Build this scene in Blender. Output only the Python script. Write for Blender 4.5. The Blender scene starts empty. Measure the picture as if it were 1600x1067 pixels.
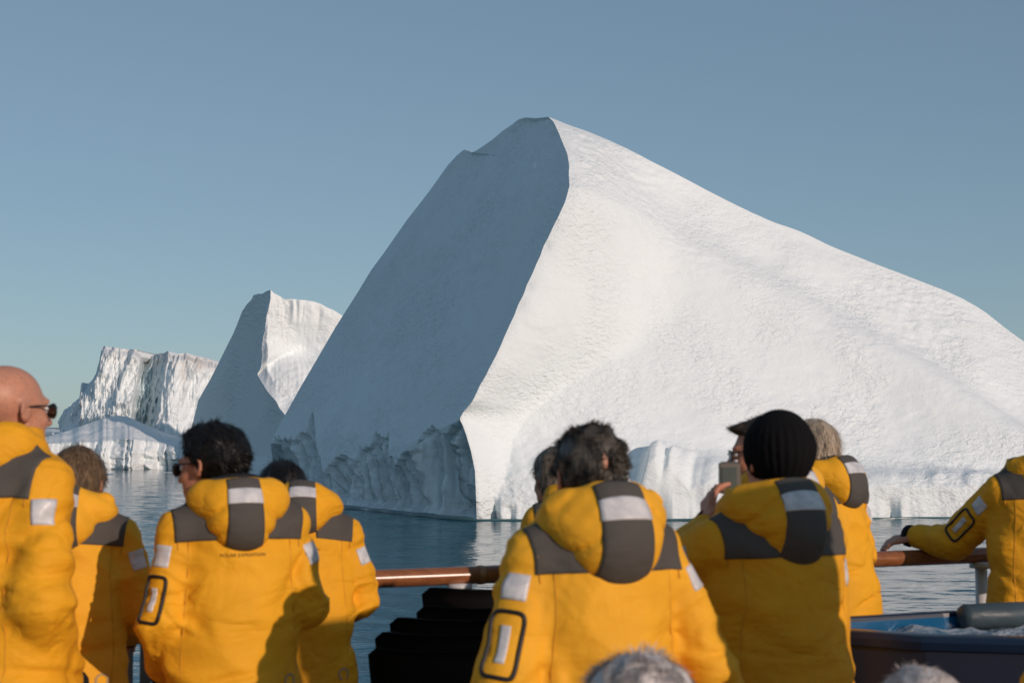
import bpy, math, random
import numpy as np
from mathutils import Vector, Matrix
from mathutils.bvhtree import BVHTree
rnd = random.Random(7); rng = np.random.default_rng(11)
R = math.radians
sc = bpy.context.scene; COL = sc.collection
# ------------------------------------------------------------------ camera, light, exposure
F = 2222.0; CAMZ = 1.65; HOR = 672.0; WATER = CAMZ - 8.0
PITCH = math.atan((HOR - 533.5) / F)
cam_d = bpy.data.cameras.new('camera'); cam = bpy.data.objects.new('camera', cam_d); COL.objects.link(cam)
cam.location = (0, 0, CAMZ); cam.rotation_euler = (R(90) + PITCH, 0, 0)
cam_d.sensor_width = 36; cam_d.lens = 50.0; cam_d.clip_start = .05; cam_d.clip_end = 60000
cam_d.dof.use_dof = True; cam_d.dof.focus_distance = 140; cam_d.dof.aperture_fstop = 7.0
sc.camera = cam
SUN_AZ, SUN_EL = R(40), R(16)           # behind the camera, to its right
SUN = Vector((math.sin(SUN_AZ) * math.cos(SUN_EL), -math.cos(SUN_AZ) * math.cos(SUN_EL), math.sin(SUN_EL)))
w = bpy.data.worlds.new('World'); sc.world = w; w.use_nodes = True
nt = w.node_tree; bg = nt.nodes['Background']
sky = nt.nodes.new('ShaderNodeTexSky'); sky.sky_type = 'NISHITA'; sky.sun_disc = False
sky.sun_elevation = SUN_EL; sky.sun_rotation = math.pi - SUN_AZ
sky.air_density = .8; sky.dust_density = .32; sky.ozone_density = 3; sky.altitude = 10
wb = nt.nodes.new('ShaderNodeVectorMath'); wb.operation = 'MULTIPLY'; wb.inputs[1].default_value = (1.76, 2.03, 2.11)   # the camera's white balance
gm = nt.nodes.new('ShaderNodeGamma'); gm.inputs[1].default_value = .5       # and its soft tone curve
nt.links.new(sky.outputs[0], gm.inputs[0]); nt.links.new(gm.outputs[0], wb.inputs[0]); nt.links.new(wb.outputs[0], bg.inputs[0]); bg.inputs[1].default_value = 0.12
sl = bpy.data.lights.new('sun', 'SUN'); sl.energy = 3.8; sl.angle = R(.55); sl.color = (1, .785, .655)
so = bpy.data.objects.new('sun', sl); COL.objects.link(so); so.rotation_euler = SUN.to_track_quat('Z', 'Y').to_euler()
vs = sc.view_settings; vs.view_transform = 'Standard'; vs.look = 'None'; vs.exposure = -.45; vs.gamma = 1; vs.use_curve_mapping = False
sc.render.engine = 'CYCLES'; sc.cycles.use_denoising = True; sc.cycles.max_bounces = 6; sc.cycles.sample_clamp_indirect = 4

# ------------------------------------------------------------------ helpers
CP, SP = math.cos(PITCH), math.sin(PITCH)
def at(px, py, Y):
    px = np.asarray(px, float); py = np.asarray(py, float)
    x = (px - 800) / F; u = (533.5 - py) / F
    dy = CP - u * SP; dz = SP + u * CP
    return np.stack(np.broadcast_arrays(x / dy * Y, np.asarray(Y, float) + 0 * x, CAMZ + dz / dy * Y), -1)
def on_water(px, py, z=None):
    z = WATER if z is None else z
    u = (533.5 - np.asarray(py, float)) / F
    dy = CP - u * SP; dz = SP + u * CP
    return at(px, py, (z - CAMZ) * dy / dz)
def proj(P):
    x, y, z = P[..., 0], P[..., 1], P[..., 2] - CAMZ
    f = y * CP + z * SP; u = -y * SP + z * CP
    return 800 + F * x / f, 533.5 - F * u / f
def smooth(a, b, x):
    t = np.clip((x - a) / (b - a), 0, 1); return t * t * (3 - 2 * t)
def _h(i, j, k):
    n = (i * 374761393 + j * 668265263 + k * 2147483647) & 0xffffffff
    n = ((n ^ (n >> 13)) * 1274126177) & 0xffffffff
    return ((n ^ (n >> 16)) & 0xffff) / 32767.5 - 1
def vn(p, s=0):
    p = np.asarray(p, float); i = np.floor(p).astype(np.int64); f = p - i; u = f * f * (3 - 2 * f)
    x, y, z = i[..., 0] + s * 17, i[..., 1] + s * 31, i[..., 2]
    ux, uy, uz = u[..., 0], u[..., 1], u[..., 2]
    def L(a, b, t): return a + (b - a) * t
    return L(L(L(_h(x, y, z), _h(x + 1, y, z), ux), L(_h(x, y + 1, z), _h(x + 1, y + 1, z), ux), uy),
             L(L(_h(x, y, z + 1), _h(x + 1, y, z + 1), ux), L(_h(x, y + 1, z + 1), _h(x + 1, y + 1, z + 1), ux), uy), uz)
def fbm(p, n=4, s=0, g=.5):
    p = np.asarray(p, float); a = 1; t = 0
    for o in range(n): t = t + a * vn(p * 2 ** o + 3.7 * o, s); a *= g
    return t
def ridged(p, n=3, s=0):
    a = 1; t = 0
    for o in range(n): t = t + a * (1 - 2 * np.abs(vn(p * 2 ** o + 5.1 * o, s))); a *= .5
    return t
def resample(pts, t):
    pts = np.asarray(pts, float); d = np.r_[0, np.cumsum(np.linalg.norm(np.diff(pts, axis=0), axis=1))]; d /= d[-1]
    return np.stack([np.interp(t, d, pts[:, k]) for k in range(pts.shape[1])], -1)
def tagt(o, label, cat, group=None, kind=None):
    if label: o['label'] = label
    if cat: o['category'] = cat
    if group: o['group'] = group
    if kind: o['kind'] = kind
    return o
def empty(name, loc=(0, 0, 0), rz=0, s=1):
    o = bpy.data.objects.new(name, None); COL.objects.link(o); o.location = loc; o.rotation_euler = (0, 0, rz); o.scale = (s, s, s); return o
def mesh(name, V, Fc, mat, parent=None, smooth_=True, attrs=None):
    me = bpy.data.meshes.new(name); V = np.asarray(V, float).reshape(-1, 3)
    me.from_pydata(V.tolist() if len(V) < 5000 else [tuple(v) for v in V.tolist()], [], Fc.tolist() if hasattr(Fc, 'tolist') else Fc)
    if smooth_: me.polygons.foreach_set('use_smooth', np.ones(len(me.polygons), bool))
    for k, a in (attrs or {}).items():
        at_ = me.attributes.new(k, 'FLOAT', 'POINT'); at_.data.foreach_set('value', np.asarray(a, np.float32).ravel())
    me.materials.append(mat); me.update()
    o = bpy.data.objects.new(name, me); COL.objects.link(o)
    if parent: o.parent = parent
    return o
def gridf(n, m, off=0, flip=False):
    i = np.arange(n - 1)[:, None] * m + np.arange(m - 1)[None, :]
    q = np.stack([i, i + 1, i + m + 1, i + m], -1).reshape(-1, 4) + off
    return q[:, ::-1] if flip else q
class MB:
    def __init__(s): s.v = []; s.f = []
    def add(s, v, f):
        o = len(s.v); s.v += [tuple(map(float, p)) for p in v]; s.f += [tuple(int(i) + o for i in q) for q in f]; return s
    def box(s, c, d, rz=0, bev=0):
        hx, hy, hz = d[0] / 2, d[1] / 2, d[2] / 2; b = min(bev, hx * .9, hy * .9, hz * .9)
        if b <= 0: prof = [(-hz, 0), (hz, 0)]
        else: prof = [(-hz, b), (-hz + b, 0), (hz - b, 0), (hz, b)]
        vs_ = []
        for z, i in prof:
            for x, y in ((-hx + i, -hy + i), (hx - i, -hy + i), (hx - i, hy - i), (-hx + i, hy - i)):
                vs_.append((c[0] + x * math.cos(rz) - y * math.sin(rz), c[1] + x * math.sin(rz) + y * math.cos(rz), c[2] + z))
        n = len(prof); fs = [(3, 2, 1, 0), tuple(range(4 * n - 4, 4 * n))]
        for k in range(n - 1):
            for j in range(4): fs.append((4 * k + j, 4 * k + (j + 1) % 4, 4 * k + 4 + (j + 1) % 4, 4 * k + 4 + j))
        return s.add(vs_, fs)
    def tube(s, pts, r, seg=10, closed=False, cap=True):
        P = [Vector(p) for p in pts]; n = len(P); rr = r if hasattr(r, '__len__') else [r] * n
        vs_ = []; up = None
        for i in range(n):
            a = P[(i - 1) % n] if (closed or i > 0) else P[i]; b = P[(i + 1) % n] if (closed or i < n - 1) else P[i]
            t = (b - a).normalized()
            if up is None: up = t.orthogonal().normalized()
            up = (up - t * up.dot(t)); up = up.normalized() if up.length > 1e-6 else t.orthogonal().normalized()
            sd = t.cross(up)
            for k in range(seg):
                an = 2 * math.pi * k / seg; vs_.append(P[i] + (up * math.cos(an) + sd * math.sin(an)) * rr[i])
        fs = []
        for i in range(n if closed else n - 1):
            j = (i + 1) % n
            for k in range(seg): fs.append((i * seg + k, i * seg + (k + 1) % seg, j * seg + (k + 1) % seg, j * seg + k))
        if cap and not closed: fs += [tuple(range(seg))[::-1], tuple((n - 1) * seg + k for k in range(seg))]
        return s.add(vs_, fs)
    def build(s, name, mat, parent=None, sm=False): return mesh(name, s.v, s.f, mat, parent, sm)

# ------------------------------------------------------------------ materials
def newmat(name, base=(.5, .5, .5), rough=.6, spec=.5, metal=0, sheen=0):
    m = bpy.data.materials.new(name); m.use_nodes = True; b = m.node_tree.nodes['Principled BSDF']
    b.inputs['Base Color'].default_value = (*base, 1); b.inputs['Roughness'].default_value = rough
    b.inputs['Specular IOR Level'].default_value = spec; b.inputs['Metallic'].default_value = metal
    if sheen: b.inputs['Sheen Weight'].default_value = sheen; b.inputs['Sheen Roughness'].default_value = .5
    return m
def N(m, t, **k):
    n = m.node_tree.nodes.new(t)
    for a, v in k.items(): setattr(n, a, v)
    return n
def Lk(m, a, b): m.node_tree.links.new(a, b)
def bsdf(m): return m.node_tree.nodes['Principled BSDF']
def coords(m, scale=(1, 1, 1), rot=(0, 0, 0)):
    tc = N(m, 'ShaderNodeTexCoord'); mp = N(m, 'ShaderNodeMapping'); mp.inputs['Scale'].default_value = scale; mp.inputs['Rotation'].default_value = rot
    Lk(m, tc.outputs['Object'], mp.inputs[0]); return mp.outputs[0]
def noise(m, vec, sc_, det=4, rough=.55, dist=0):
    n = N(m, 'ShaderNodeTexNoise'); n.inputs['Scale'].default_value = sc_; n.inputs['Detail'].default_value = det
    n.inputs['Roughness'].default_value = rough; n.inputs['Distortion'].default_value = dist; Lk(m, vec, n.inputs['Vector']); return n.outputs['Fac']
def bump(m, h, strength, dist, prev=None):
    b = N(m, 'ShaderNodeBump'); b.inputs['Strength'].default_value = strength; b.inputs['Distance'].default_value = dist
    Lk(m, h, b.inputs['Height'])
    if prev is not None: Lk(m, prev, b.inputs['Normal'])
    return b.outputs['Normal']
def mixc(m, fac, a, b):
    n = N(m, 'ShaderNodeMix', data_type='RGBA')
    for s, v in ((6, a), (7, b)):
        if isinstance(v, tuple): n.inputs[s].default_value = (*v, 1)
        else: Lk(m, v, n.inputs[s])
    if isinstance(fac, float): n.inputs[0].default_value = fac
    else: Lk(m, fac, n.inputs[0])
    return n.outputs[2]
def ramp(m, fac, a, b):
    n = N(m, 'ShaderNodeMapRange'); n.inputs[1].default_value = a; n.inputs[2].default_value = b; Lk(m, fac, n.inputs[0]); return n.outputs[0]
def attr(m, name):
    n = N(m, 'ShaderNodeAttribute'); n.attribute_name = name; return n.outputs['Fac']

def ice_mat(name, snow, ice, dirt, bscale=1.0, bstr=.65):
    m = newmat(name, snow, .65, .3); b = bsdf(m); v = coords(m)
    n1 = noise(m, v, .35 * bscale, 5, .6); c = mixc(m, ramp(m, n1, .3, .7), snow, tuple(x * .965 for x in snow))
    cl = attr(m, 'cliff'); vv = coords(m, (1.3, 1.3, .14)); n2 = noise(m, vv, .9 * bscale, 5, .6)
    icec = mixc(m, ramp(m, n2, .32, .68), ice, tuple(x * .66 for x in ice))
    c = mixc(m, cl, c, icec); c = mixc(m, attr(m, 'dirt'), c, dirt); Lk(m, c, b.inputs['Base Color'])
    rr = N(m, 'ShaderNodeMapRange'); rr.inputs[3].default_value = .7; rr.inputs[4].default_value = .38; Lk(m, cl, rr.inputs[0]); Lk(m, rr.outputs[0], b.inputs['Roughness'])
    va = coords(m, (1, .7, 1.9), (0, R(20), R(12)))
    h1 = noise(m, va, 1.5 * bscale, 3, .5, .6); h2 = noise(m, v, 5 * bscale, 3, .6); msk = noise(m, v, .12 * bscale, 2)
    mm = N(m, 'ShaderNodeMath', operation='MULTIPLY'); Lk(m, h1, mm.inputs[0]); Lk(m, ramp(m, msk, .38, .62), mm.inputs[1])
    nn = bump(m, mm.outputs[0], bstr, .42 / bscale); nn = bump(m, h2, bstr * .8, .07 / bscale, nn); Lk(m, nn, b.inputs['Normal'])
    return m
M = {}
M['snow'] = ice_mat('berg_snow', (.785, .85, .872), (.86, .93, .94), (.55, .48, .42))
M['snow_far'] = ice_mat('far_berg_ice', (.80, .855, .872), (.66, .79, .83), (.52, .45, .40), .6, .7)
M['lip'] = newmat('wet_ice', (.05, .12, .14), .25)
def fabric(name, c, rough=.72, bs=.25, var=.06):
    m = newmat(name, c, rough, .25); v = coords(m); b = bsdf(m)
    n1 = noise(m, v, 9, 3); Lk(m, mixc(m, ramp(m, n1, .3, .7), c, tuple(x * (1 - 2 * var) for x in c)), b.inputs['Base Color'])
    vw = coords(m, (1, 1, 1.7), (.2, .35, .1)); h = noise(m, vw, 4.5, 3, .5, .5); hr = N(m, 'ShaderNodeMath', operation='ABSOLUTE'); hs_ = N(m, 'ShaderNodeMath', operation='SUBTRACT'); hs_.inputs[1].default_value = .5; Lk(m, h, hs_.inputs[0]); Lk(m, hs_.outputs[0], hr.inputs[0]); hq = ramp(m, hr.outputs[0], 0., .16); nn = bump(m, hq, bs, .008); h3 = noise(m, vw, 22, 3, .6); nn = bump(m, h3, bs * .8, .006, nn); h2 = noise(m, v, 220, 2); nn = bump(m, h2, .12, .001, nn); Lk(m, nn, b.inputs['Normal'])
    return m

for k_, (c_, b_) in enumerate((((.85, .405, .017), .55), ((.82, .38, .014), .75), ((.87, .425, .024), .45))): M['yellow%d' % k_] = fabric('yellow_fabric', c_, .7, b_)
M['seam'] = newmat('yellow_thread', (.60, .27, .012), .7)
M['grey'] = fabric('grey_fabric', (.085, .078, .07), .75)
M['lining'] = fabric('dark_lining', (.012, .014, .018), .8); M['navy'] = fabric('navy_trousers', (.015, .017, .024), .8)
M['black'] = newmat('black_piping', (.008, .008, .009), .5)
def tape_mat():
    m = newmat('reflective_tape', (.62, .61, .62), .38, .5); v = coords(m); b = bsdf(m)
    n1 = noise(m, v, 30, 3, .6, .5); Lk(m, mixc(m, ramp(m, n1, .35, .7), (.68, .67, .67), (.44, .45, .48)), b.inputs['Base Color'])
    Lk(m, bump(m, n1, .4, .004), b.inputs['Normal']); return m
M['tape'] = tape_mat()
M['print'] = newmat('dark_print', (.13, .075, .012), .7); M['print_grey'] = newmat('grey_print', (.38, .27, .13), .6)
def skin_mat(name, c, c2):
    m = newmat(name, c, .48, .4); v = coords(m); b = bsdf(m); n1 = noise(m, v, 22, 4, .6); n2 = noise(m, v, 210, 2, .6)
    Lk(m, mixc(m, ramp(m, n2, .5, .8), mixc(m, ramp(m, n1, .35, .7), c, c2), tuple(x * .62 for x in c2)), b.inputs['Base Color']); b.inputs['Subsurface Weight'].default_value = .08; b.inputs['Subsurface Radius'].default_value = (.01, .004, .002)
    h = noise(m, v, 120, 2); Lk(m, bump(m, h, .15, .001), b.inputs['Normal']); return m
M['skin'] = skin_mat('skin', (.56, .25, .15), (.46, .18, .10)); M['skin_bald'] = skin_mat('weathered_skin', (.56, .26, .16), (.46, .22, .15))
def hair_mat(name, c, c2, rough=.45):
    m = newmat(name, c, rough, .35); v = coords(m, (1, 1, .35)); b = bsdf(m); n1 = noise(m, v, 60, 3, .6)
    Lk(m, mixc(m, ramp(m, n1, .3, .7), c, c2), b.inputs['Base Color']); return m
M['h_black'] = hair_mat('black_hair', (.006, .005, .005), (.012, .01, .009)); M['h_dbrown'] = hair_mat('dark_brown_hair', (.028, .018, .011), (.06, .04, .025)); M['h_brown'] = hair_mat('brown_hair', (.10, .062, .032), (.19, .125, .07))
M['h_dgrey'] = hair_mat('dark_grey_hair', (.03, .027, .023), (.11, .095, .078)); M['h_streak'] = hair_mat('streaked_hair', (.02, .022, .026), (.30, .24, .17))
M['h_blond'] = hair_mat('pale_blond_hair', (.36, .28, .20), (.52, .44, .34)); M['h_white'] = hair_mat('white_hair', (.50, .455, .43), (.68, .635, .61))
def knit():
    m = newmat('black_knit', (.007, .007, .008), .95, .1); v = coords(m, (1, 1, 1)); h = noise(m, v, 160, 2); Lk(m, bump(m, h, .5, .003), bsdf(m).inputs['Normal']); return m
M['knit'] = knit()
M['lens'] = newmat('dark_lens', (.01, .012, .014), .06, .8); M['clear'] = newmat('clear_lens', (.35, .37, .4), .05, .8)
M['eye'] = newmat('eye', (.7, .68, .65), .2)
def wood():
    m = newmat('varnished_wood', (.22, .07, .025), .25, .5); v = coords(m, (1, 12, 12)); n1 = noise(m, v, 4, 4, .6, .3)
    Lk(m, mixc(m, ramp(m, n1, .3, .7), (.31, .118, .046), (.19, .066, .025)), bsdf(m).inputs['Base Color']); return m
M['wood'] = wood()
M['steel'] = newmat('painted_steel', (.55, .56, .57), .4); M['hull'] = newmat('hull_paint', (.75, .75, .75), .4)
M['brass'] = newmat('rail_joint', (.34, .16, .06), .3, .5, .2)
def benchm():
    m = newmat('weathered_grey_wood', (.2, .2, .2), .7); v = coords(m, (4, 4, 1)); n1 = noise(m, v, 9, 5, .6)
    Lk(m, mixc(m, ramp(m, n1, .3, .7), (.13, .13, .135), (.20, .195, .19)), bsdf(m).inputs['Base Color']); return m
M['bench'] = benchm()
M['chair'] = newmat('black_rattan', (.0035, .0035, .004), .75, .2); 
M['tub_in'] = newmat('blue_tub_lining', (.002, .085, .20), .22, .5); M['tub_rim'] = newmat('navy_tub_rim', (.003, .012, .035), .3, .5); M['tub_out'] = newmat('navy_tub_panel', (.008, .014, .032), .35, .5)
M['pillow'] = fabric('grey_blue_vinyl', (.05, .075, .09), .4)
def deckm():
    m = newmat('teak_deck', (.28, .2, .13), .7); v = coords(m); wv = N(m, 'ShaderNodeTexWave'); wv.inputs['Scale'].default_value = 3.1; Lk(m, v, wv.inputs[0])
    Lk(m, mixc(m, ramp(m, wv.outputs['Fac'], .0, .06), (.02, .02, .02), (.28, .2, .13)), bsdf(m).inputs['Base Color']); return m
M['deck'] = deckm()
def seam():
    m = newmat('sea_water', (.010, .085, .12), .06, .5); b = bsdf(m); b.inputs['IOR'].default_value = 1.333; tc = N(m, 'ShaderNodeTexCoord')
    mp = N(m, 'ShaderNodeMapping'); mp.inputs['Scale'].default_value = (.8, 1.3, 1); Lk(m, tc.outputs['Object'], mp.inputs[0])
    h1 = noise(m, mp.outputs[0], .9, 3, .5, .4); h2 = noise(m, mp.outputs[0], 3.2, 2, .5)
    nn = bump(m, h1, .35, .22); nn = bump(m, h2, .25, .04, nn); Lk(m, nn, b.inputs['Normal']); return m
M['sea'] = seam()
def foamm():
    m = newmat('bubbling_water', (.2, .3, .38), .25); v = coords(m); n1 = noise(m, v, 14, 5, .7, .5)
    Lk(m, mixc(m, ramp(m, n1, .42, .62), (.05, .16, .26), (.62, .66, .69)), bsdf(m).inputs['Base Color']); Lk(m, bump(m, n1, .8, .03), bsdf(m).inputs['Normal']); return m
M['foam'] = foamm()
M['land'] = newmat('hazed_far_rock', (.16, .21, .26), .9)  # rock with the blue haze of distance painted into its colour

# ------------------------------------------------------------------ sea
def build_sea():
    ys = [14.0]
    while ys[-1] < 600: ys.append(ys[-1] + max(.16, (ys[-1] ** 2) * 3.2e-5))
    while ys[-1] < 40000: ys.append(ys[-1] * 1.25)
    ys = np.array([-400, -60] + ys); xt = np.concatenate([[-6, -2, -1], np.linspace(-.55, .55, 420), [1, 2, 6]])
    X = xt[None, :] * np.maximum(np.abs(ys), 40)[:, None]; Y = np.repeat(ys[:, None], len(xt), 1)
    Z = np.zeros_like(X); fade = np.exp(-np.maximum(Y, 0) / 420) * (np.abs(xt)[None, :] < .56) * (Y > 13)
    r2 = np.random.default_rng(5)
    p3 = np.stack([X / 26, Y / 26, 0 * X], -1); gust = .55 + .6 * np.clip(vn(p3, 9) + .4, 0, 1.2)
    for lam, amp, n in ((9, .020, 5), (4.2, .022, 7), (2.1, .014, 9), (1.25, .007, 9)):
        for k in range(n):
            a = R(95) + r2.normal(0, .55); l = lam * r2.uniform(.75, 1.3); ph = r2.uniform(0, 6.3)
            Z += amp / math.sqrt(n) * 1.6 * np.sin((X * math.cos(a) + Y * math.sin(a)) * 6.283 / l + ph) * (gust if lam < 3 else 1)
    V = np.stack([X, Y, WATER + Z * fade], -1)
    o = mesh('sea', V, gridf(*X.shape, flip=True), M['sea']); o['kind'] = 'structure'
build_sea()

# ------------------------------------------------------------------ icebergs
def pts(lst, Y0=None, Y1=None):
    a = np.array([p[:2] for p in lst], float); n = len(a)
    d = np.r_[0, np.cumsum(np.hypot(*np.diff(a, axis=0).T))]; d /= d[-1]
    return at(a[:, 0], a[:, 1], Y0 + (Y1 - Y0) * d)
def on_plane(lst, tri):
    a, b, c = [np.asarray(q, float) for q in tri]; n = np.cross(b - a, c - a); out = []
    for q in lst:
        d = at(float(q[0]), float(q[1]), 1.) - np.array([0, 0, CAMZ]); o = np.array([0, 0, CAMZ]); out.append(o + d * (n @ (a - o)) / (n @ d))
    return np.array(out)
def rough_line(lst, step, amp, seed):
    a = np.array(lst, float); d = np.r_[0, np.cumsum(np.hypot(*np.diff(a, axis=0).T))]; t = np.arange(0, d[-1], step); t = np.r_[t, d[-1]]
    q = np.stack([np.interp(t, d, a[:, 0]), np.interp(t, d, a[:, 1])], -1); e = np.minimum(1, np.minimum(t, d[-1] - t) / (4 * step))
    q[:, 0] += amp * e * fbm(np.stack([t / (5 * step), 0 * t, 0 * t], -1), 3, seed); return q.tolist()
JAG = np.array([(405, 712), (420, 700), (440, 683), (452, 690), (468, 676), (478, 672), (488, 652), (494, 684), (503, 715), (512, 738), (522, 733), (540, 714), (552, 716), (560, 702), (575, 692), (587, 678), (592, 688), (606, 683), (613, 679), (612, 712), (622, 724), (637, 704), (646, 718), (655, 694), (675, 674), (690, 681), (705, 668), (716, 660), (735, 652)], float)
def main_berg():
    root = empty('iceberg', (20, 150, WATER)); tagt(root, 'huge smooth pyramid iceberg with one shaded blue face and a long sunlit snow slope', 'iceberg')
    V = []; Fc = []; cl = []; di = []; off = 0
    def push(P, c=None, d=None, flip=False):
        nonlocal off
        n, m = P.shape[:2]; V.append(P.reshape(-1, 3)); Fc.append(gridf(n, m, off, flip)); off += n * m
        cl.append(np.zeros(n * m) if c is None else c.ravel()); di.append(np.zeros(n * m) if d is None else d.ravel())
    YP = 152.
    ridge = [(718, 655), (724, 643), (735, 630), (750, 603), (765, 575), (783, 537), (800, 500), (818, 460), (835, 420), (850, 386), (862, 360), (874, 335), (884, 312), (891, 290), (889, 262), (886, 240), (879, 222), (873, 205), (866, 192), (857, 183)]
    TRI = (at(718., 655., 127.5), at(857., 183., YP), at(423., 692., 183.)); R3 = on_plane(rough_line(ridge, 4, 1.1, 90), TRI); R3s = on_plane(rough_line(ridge, 4, 0, 90), TRI)
    left = [(423, 692), (436, 665), (450, 640), (470, 604), (490, 570), (525, 510), (560, 455), (580, 422), (600, 395), (635, 345), (670, 300), (700, 258), (714, 243), (725, 234), (731, 236), (737, 239), (745, 235), (757, 227), (770, 218), (785, 205), (800, 195), (810, 187), (820, 184), (838, 185), (857, 183)]
    L3 = on_plane(left, TRI)
    A = on_water(745., 813.); C = on_water(432., 767.)
    # shaded face
    nu, nv, nc = 330, 250, 110
    v = np.linspace(0, 1, nv) ** 1.25
    Rv = resample(R3, v); Lv = resample(L3, v); u = np.linspace(0, 1, nu)[:, None, None]
    S = Rv[None] * (1 - u) + Lv[None] * u
    uu = np.linspace(0, 1, nu)
    sag = np.sin(uu * math.pi)[:, None] * (1 - v)[None] ** 3
    S[..., 2] -= 3.3 * sag                      # lower edge of the smooth face dips between its corners
    W_ = A[None] * (1 - uu)[:, None] + C[None] * uu[:, None]; W_ += np.array([-.86, -.5, 0]) * (4.2 * np.sin(np.clip(uu, 0, 1) * math.pi) ** .7)[:, None]; W_[:, 2] = WATER - .6
    wv = np.linspace(0, 1, nc)[None, :, None]
    K = W_[:, None] * (1 - wv) + S[:, :1] * wv
    cor = np.concatenate([np.array([A]), at([744, 742, 736, 728, 722], [780, 735, 705, 678, 662], np.array([126.3, 126.6, 127, 127.2, 127.4])), R3[:1]], 0)
    Kc = np.stack([np.interp(K[0, :, 2], cor[:, 2], cor[:, k]) for k in range(2)] + [K[0, :, 2]], -1)
    K = K + (1 - smooth(0, .09, uu))[:, None, None] * (Kc - K[0])[None]
    P = np.concatenate([K[:, :-1], S], 1); nrm = np.array([-.80, -.36, .47]); inn = np.array([.86, .5, 0.])
    px, py = proj(P)
    h = P[..., 2] - WATER
    edge = (smooth(0, .3, uu) * smooth(0, .2, 1 - uu))[:, None]; edgn = np.minimum(1, (uu * (1 - uu) * 30))[:, None]
    top = np.minimum(1, (YP - P[..., 1]).clip(0) / 6 + .15)
    und = 1.1 * vn(P / np.array([16, 24, 13.]), 1) + .5 * vn(P / np.array([6, 9, 7.]), 2)
    P = P + nrm * (und * edge * .8)[..., None]
    jag = np.interp(px, JAG[:, 0], JAG[:, 1]) + 7 * vn(np.stack([px / 7, 0 * px, 0 * px], -1), 4) + 4 * vn(np.stack([px / 3, py / 30, 0 * px], -1), 5)
    c = smooth(-1.2, 1.2, py - jag)
    hcol = np.stack([px / 15., (py - 700) / 300, 0 * px], -1)
    rel = 1.3 * ridged(hcol, 3, 6) + .8 * ridged(hcol * [2.6, 2, 1], 3, 7) + .18 * vn(P * .5, 8) + .15 * vn(P * 1.6, 9)
    dep = .75 + .55 * smooth(0, 40, py - jag) + 1.1 * rel * smooth(-2, 25, py - jag)
    dep *= np.minimum(1, h.clip(0) / 1.2 + .25)
    P = P + inn * (c * dep * np.minimum(1, edgn * 1.6))[..., None]
    P = P + nrm * (.10 * fbm(P * .9, 3, 13) * (1 - c) * edge)[..., None]
    push(P, c, None)
    # its rear
    t = np.linspace(0, 1, 30)[None, :, None]; rim = P[-1]; bk = rim.copy(); bk[:, 0] += 14; bk[:, 1] = 216; bk[:, 2] = WATER - 1
    push(rim[:, None] * (1 - t) + bk[:, None] * t)
    # sunlit slope
    node = [(745, 857), (830, 925), (920, 1000), (1030, 1100), (1150, 1200), (1260, 1300), (1380, 1400), (1490, 1500), (1600, 1600), (2000, 2000), (2500, 2500)]
    nb = np.array([n_[0] for n_ in node], float); ncst = np.array([n_[1] for n_ in node], float)
    bp = np.concatenate([745 + 900 * np.linspace(0, 1, 440) ** 1.08, np.linspace(1665, 2500, 50)])
    cp = np.interp(bp, nb, ncst)
    wy = np.interp(bp, [745, 900, 1100, 1300, 1500, 1700, 2000, 2300, 2500], [813, 813.5, 813, 811, 809, 807, 797, 782, 765])
    B = on_water(bp, wy)
    cr = np.array([(857, 183), (875, 190), (900, 200), (949, 220), (1000, 243), (1037, 261), (1070, 278), (1103, 295.5), (1140, 314), (1176, 332), (1213, 349), (1250, 365), (1296, 384.5), (1340, 402), (1387, 421), (1435, 440), (1478, 456.5), (1504, 468), (1524, 479), (1540, 489), (1554, 499.5), (1577, 517), (1600, 534), (1640, 562), (1700, 600), (2000, 705), (2300, 745), (2500, 758)], float)
    T = at(cp, np.interp(cp, cr[:, 0], cr[:, 1]), np.interp(cp, [857, 1600, 2500], [YP, 160, 175]))
    T[:, 2] += .25 * vn(np.stack([T[:, 0] * .25, T[:, 0] * 0, T[:, 0] * 0], -1), 20) * smooth(870, 930, cp)
    nv2 = 260; v = np.concatenate([np.linspace(0, .12, 60)[:-1], np.linspace(.12, 1, nv2 - 59)])
    S = B[:, None] * (1 - v)[None, :, None] + T[:, None] * v[None, :, None]
    pxb = bp[:, None] + 0 * v[None]
    n1 = np.stack([bp * .02, bp * 0, bp * 0], -1)
    ch = 1.3 + (2.4 + 1.2 * vn(np.stack([bp * .09, bp * 0, bp * 0], -1), 23)) * smooth(985, 1012, bp) * (1 - smooth(1040, 1095, bp)) + 1.0 * smooth(1070, 1100, bp) + .45 * vn(n1 * .6, 21) + .2 * vn(n1 * 2.7, 22)
    ch = ch * smooth(745, 800, bp) 
    S[..., 2] += (ch[:, None] * smooth(0, .022, v)[None] * (1 - smooth(.05, .22, v))[None])
    # left edge follows the cliff corner and the ridge
    edgec = np.concatenate([np.array([A]), at([744, 742, 736, 728, 722], [780, 735, 705, 678, 662], np.array([126.3, 126.6, 127, 127.2, 127.4])), R3], 0); edges_ = edgec.copy(); edges_[-len(R3s):] = R3s
    ez = (edgec[:, 2] - WATER) / (edgec[-1, 2] - WATER); E = np.stack([np.interp(v, ez, edgec[:, k]) for k in range(3)], -1); es = (edges_[:, 2] - WATER) / (edges_[-1, 2] - WATER); Es = np.stack([np.interp(v, es, edges_[:, k]) for k in range(3)], -1)
    wgt = (1 - smooth(0, 1, (bp[:, None] - 745) / (38 + 232 * smooth(.16, .55, v)[None])))[..., None]
    S = S + wgt * (Es - S[0])[None] + (1 - smooth(745, 762, bp))[:, None, None] * (E - Es)[None]
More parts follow.
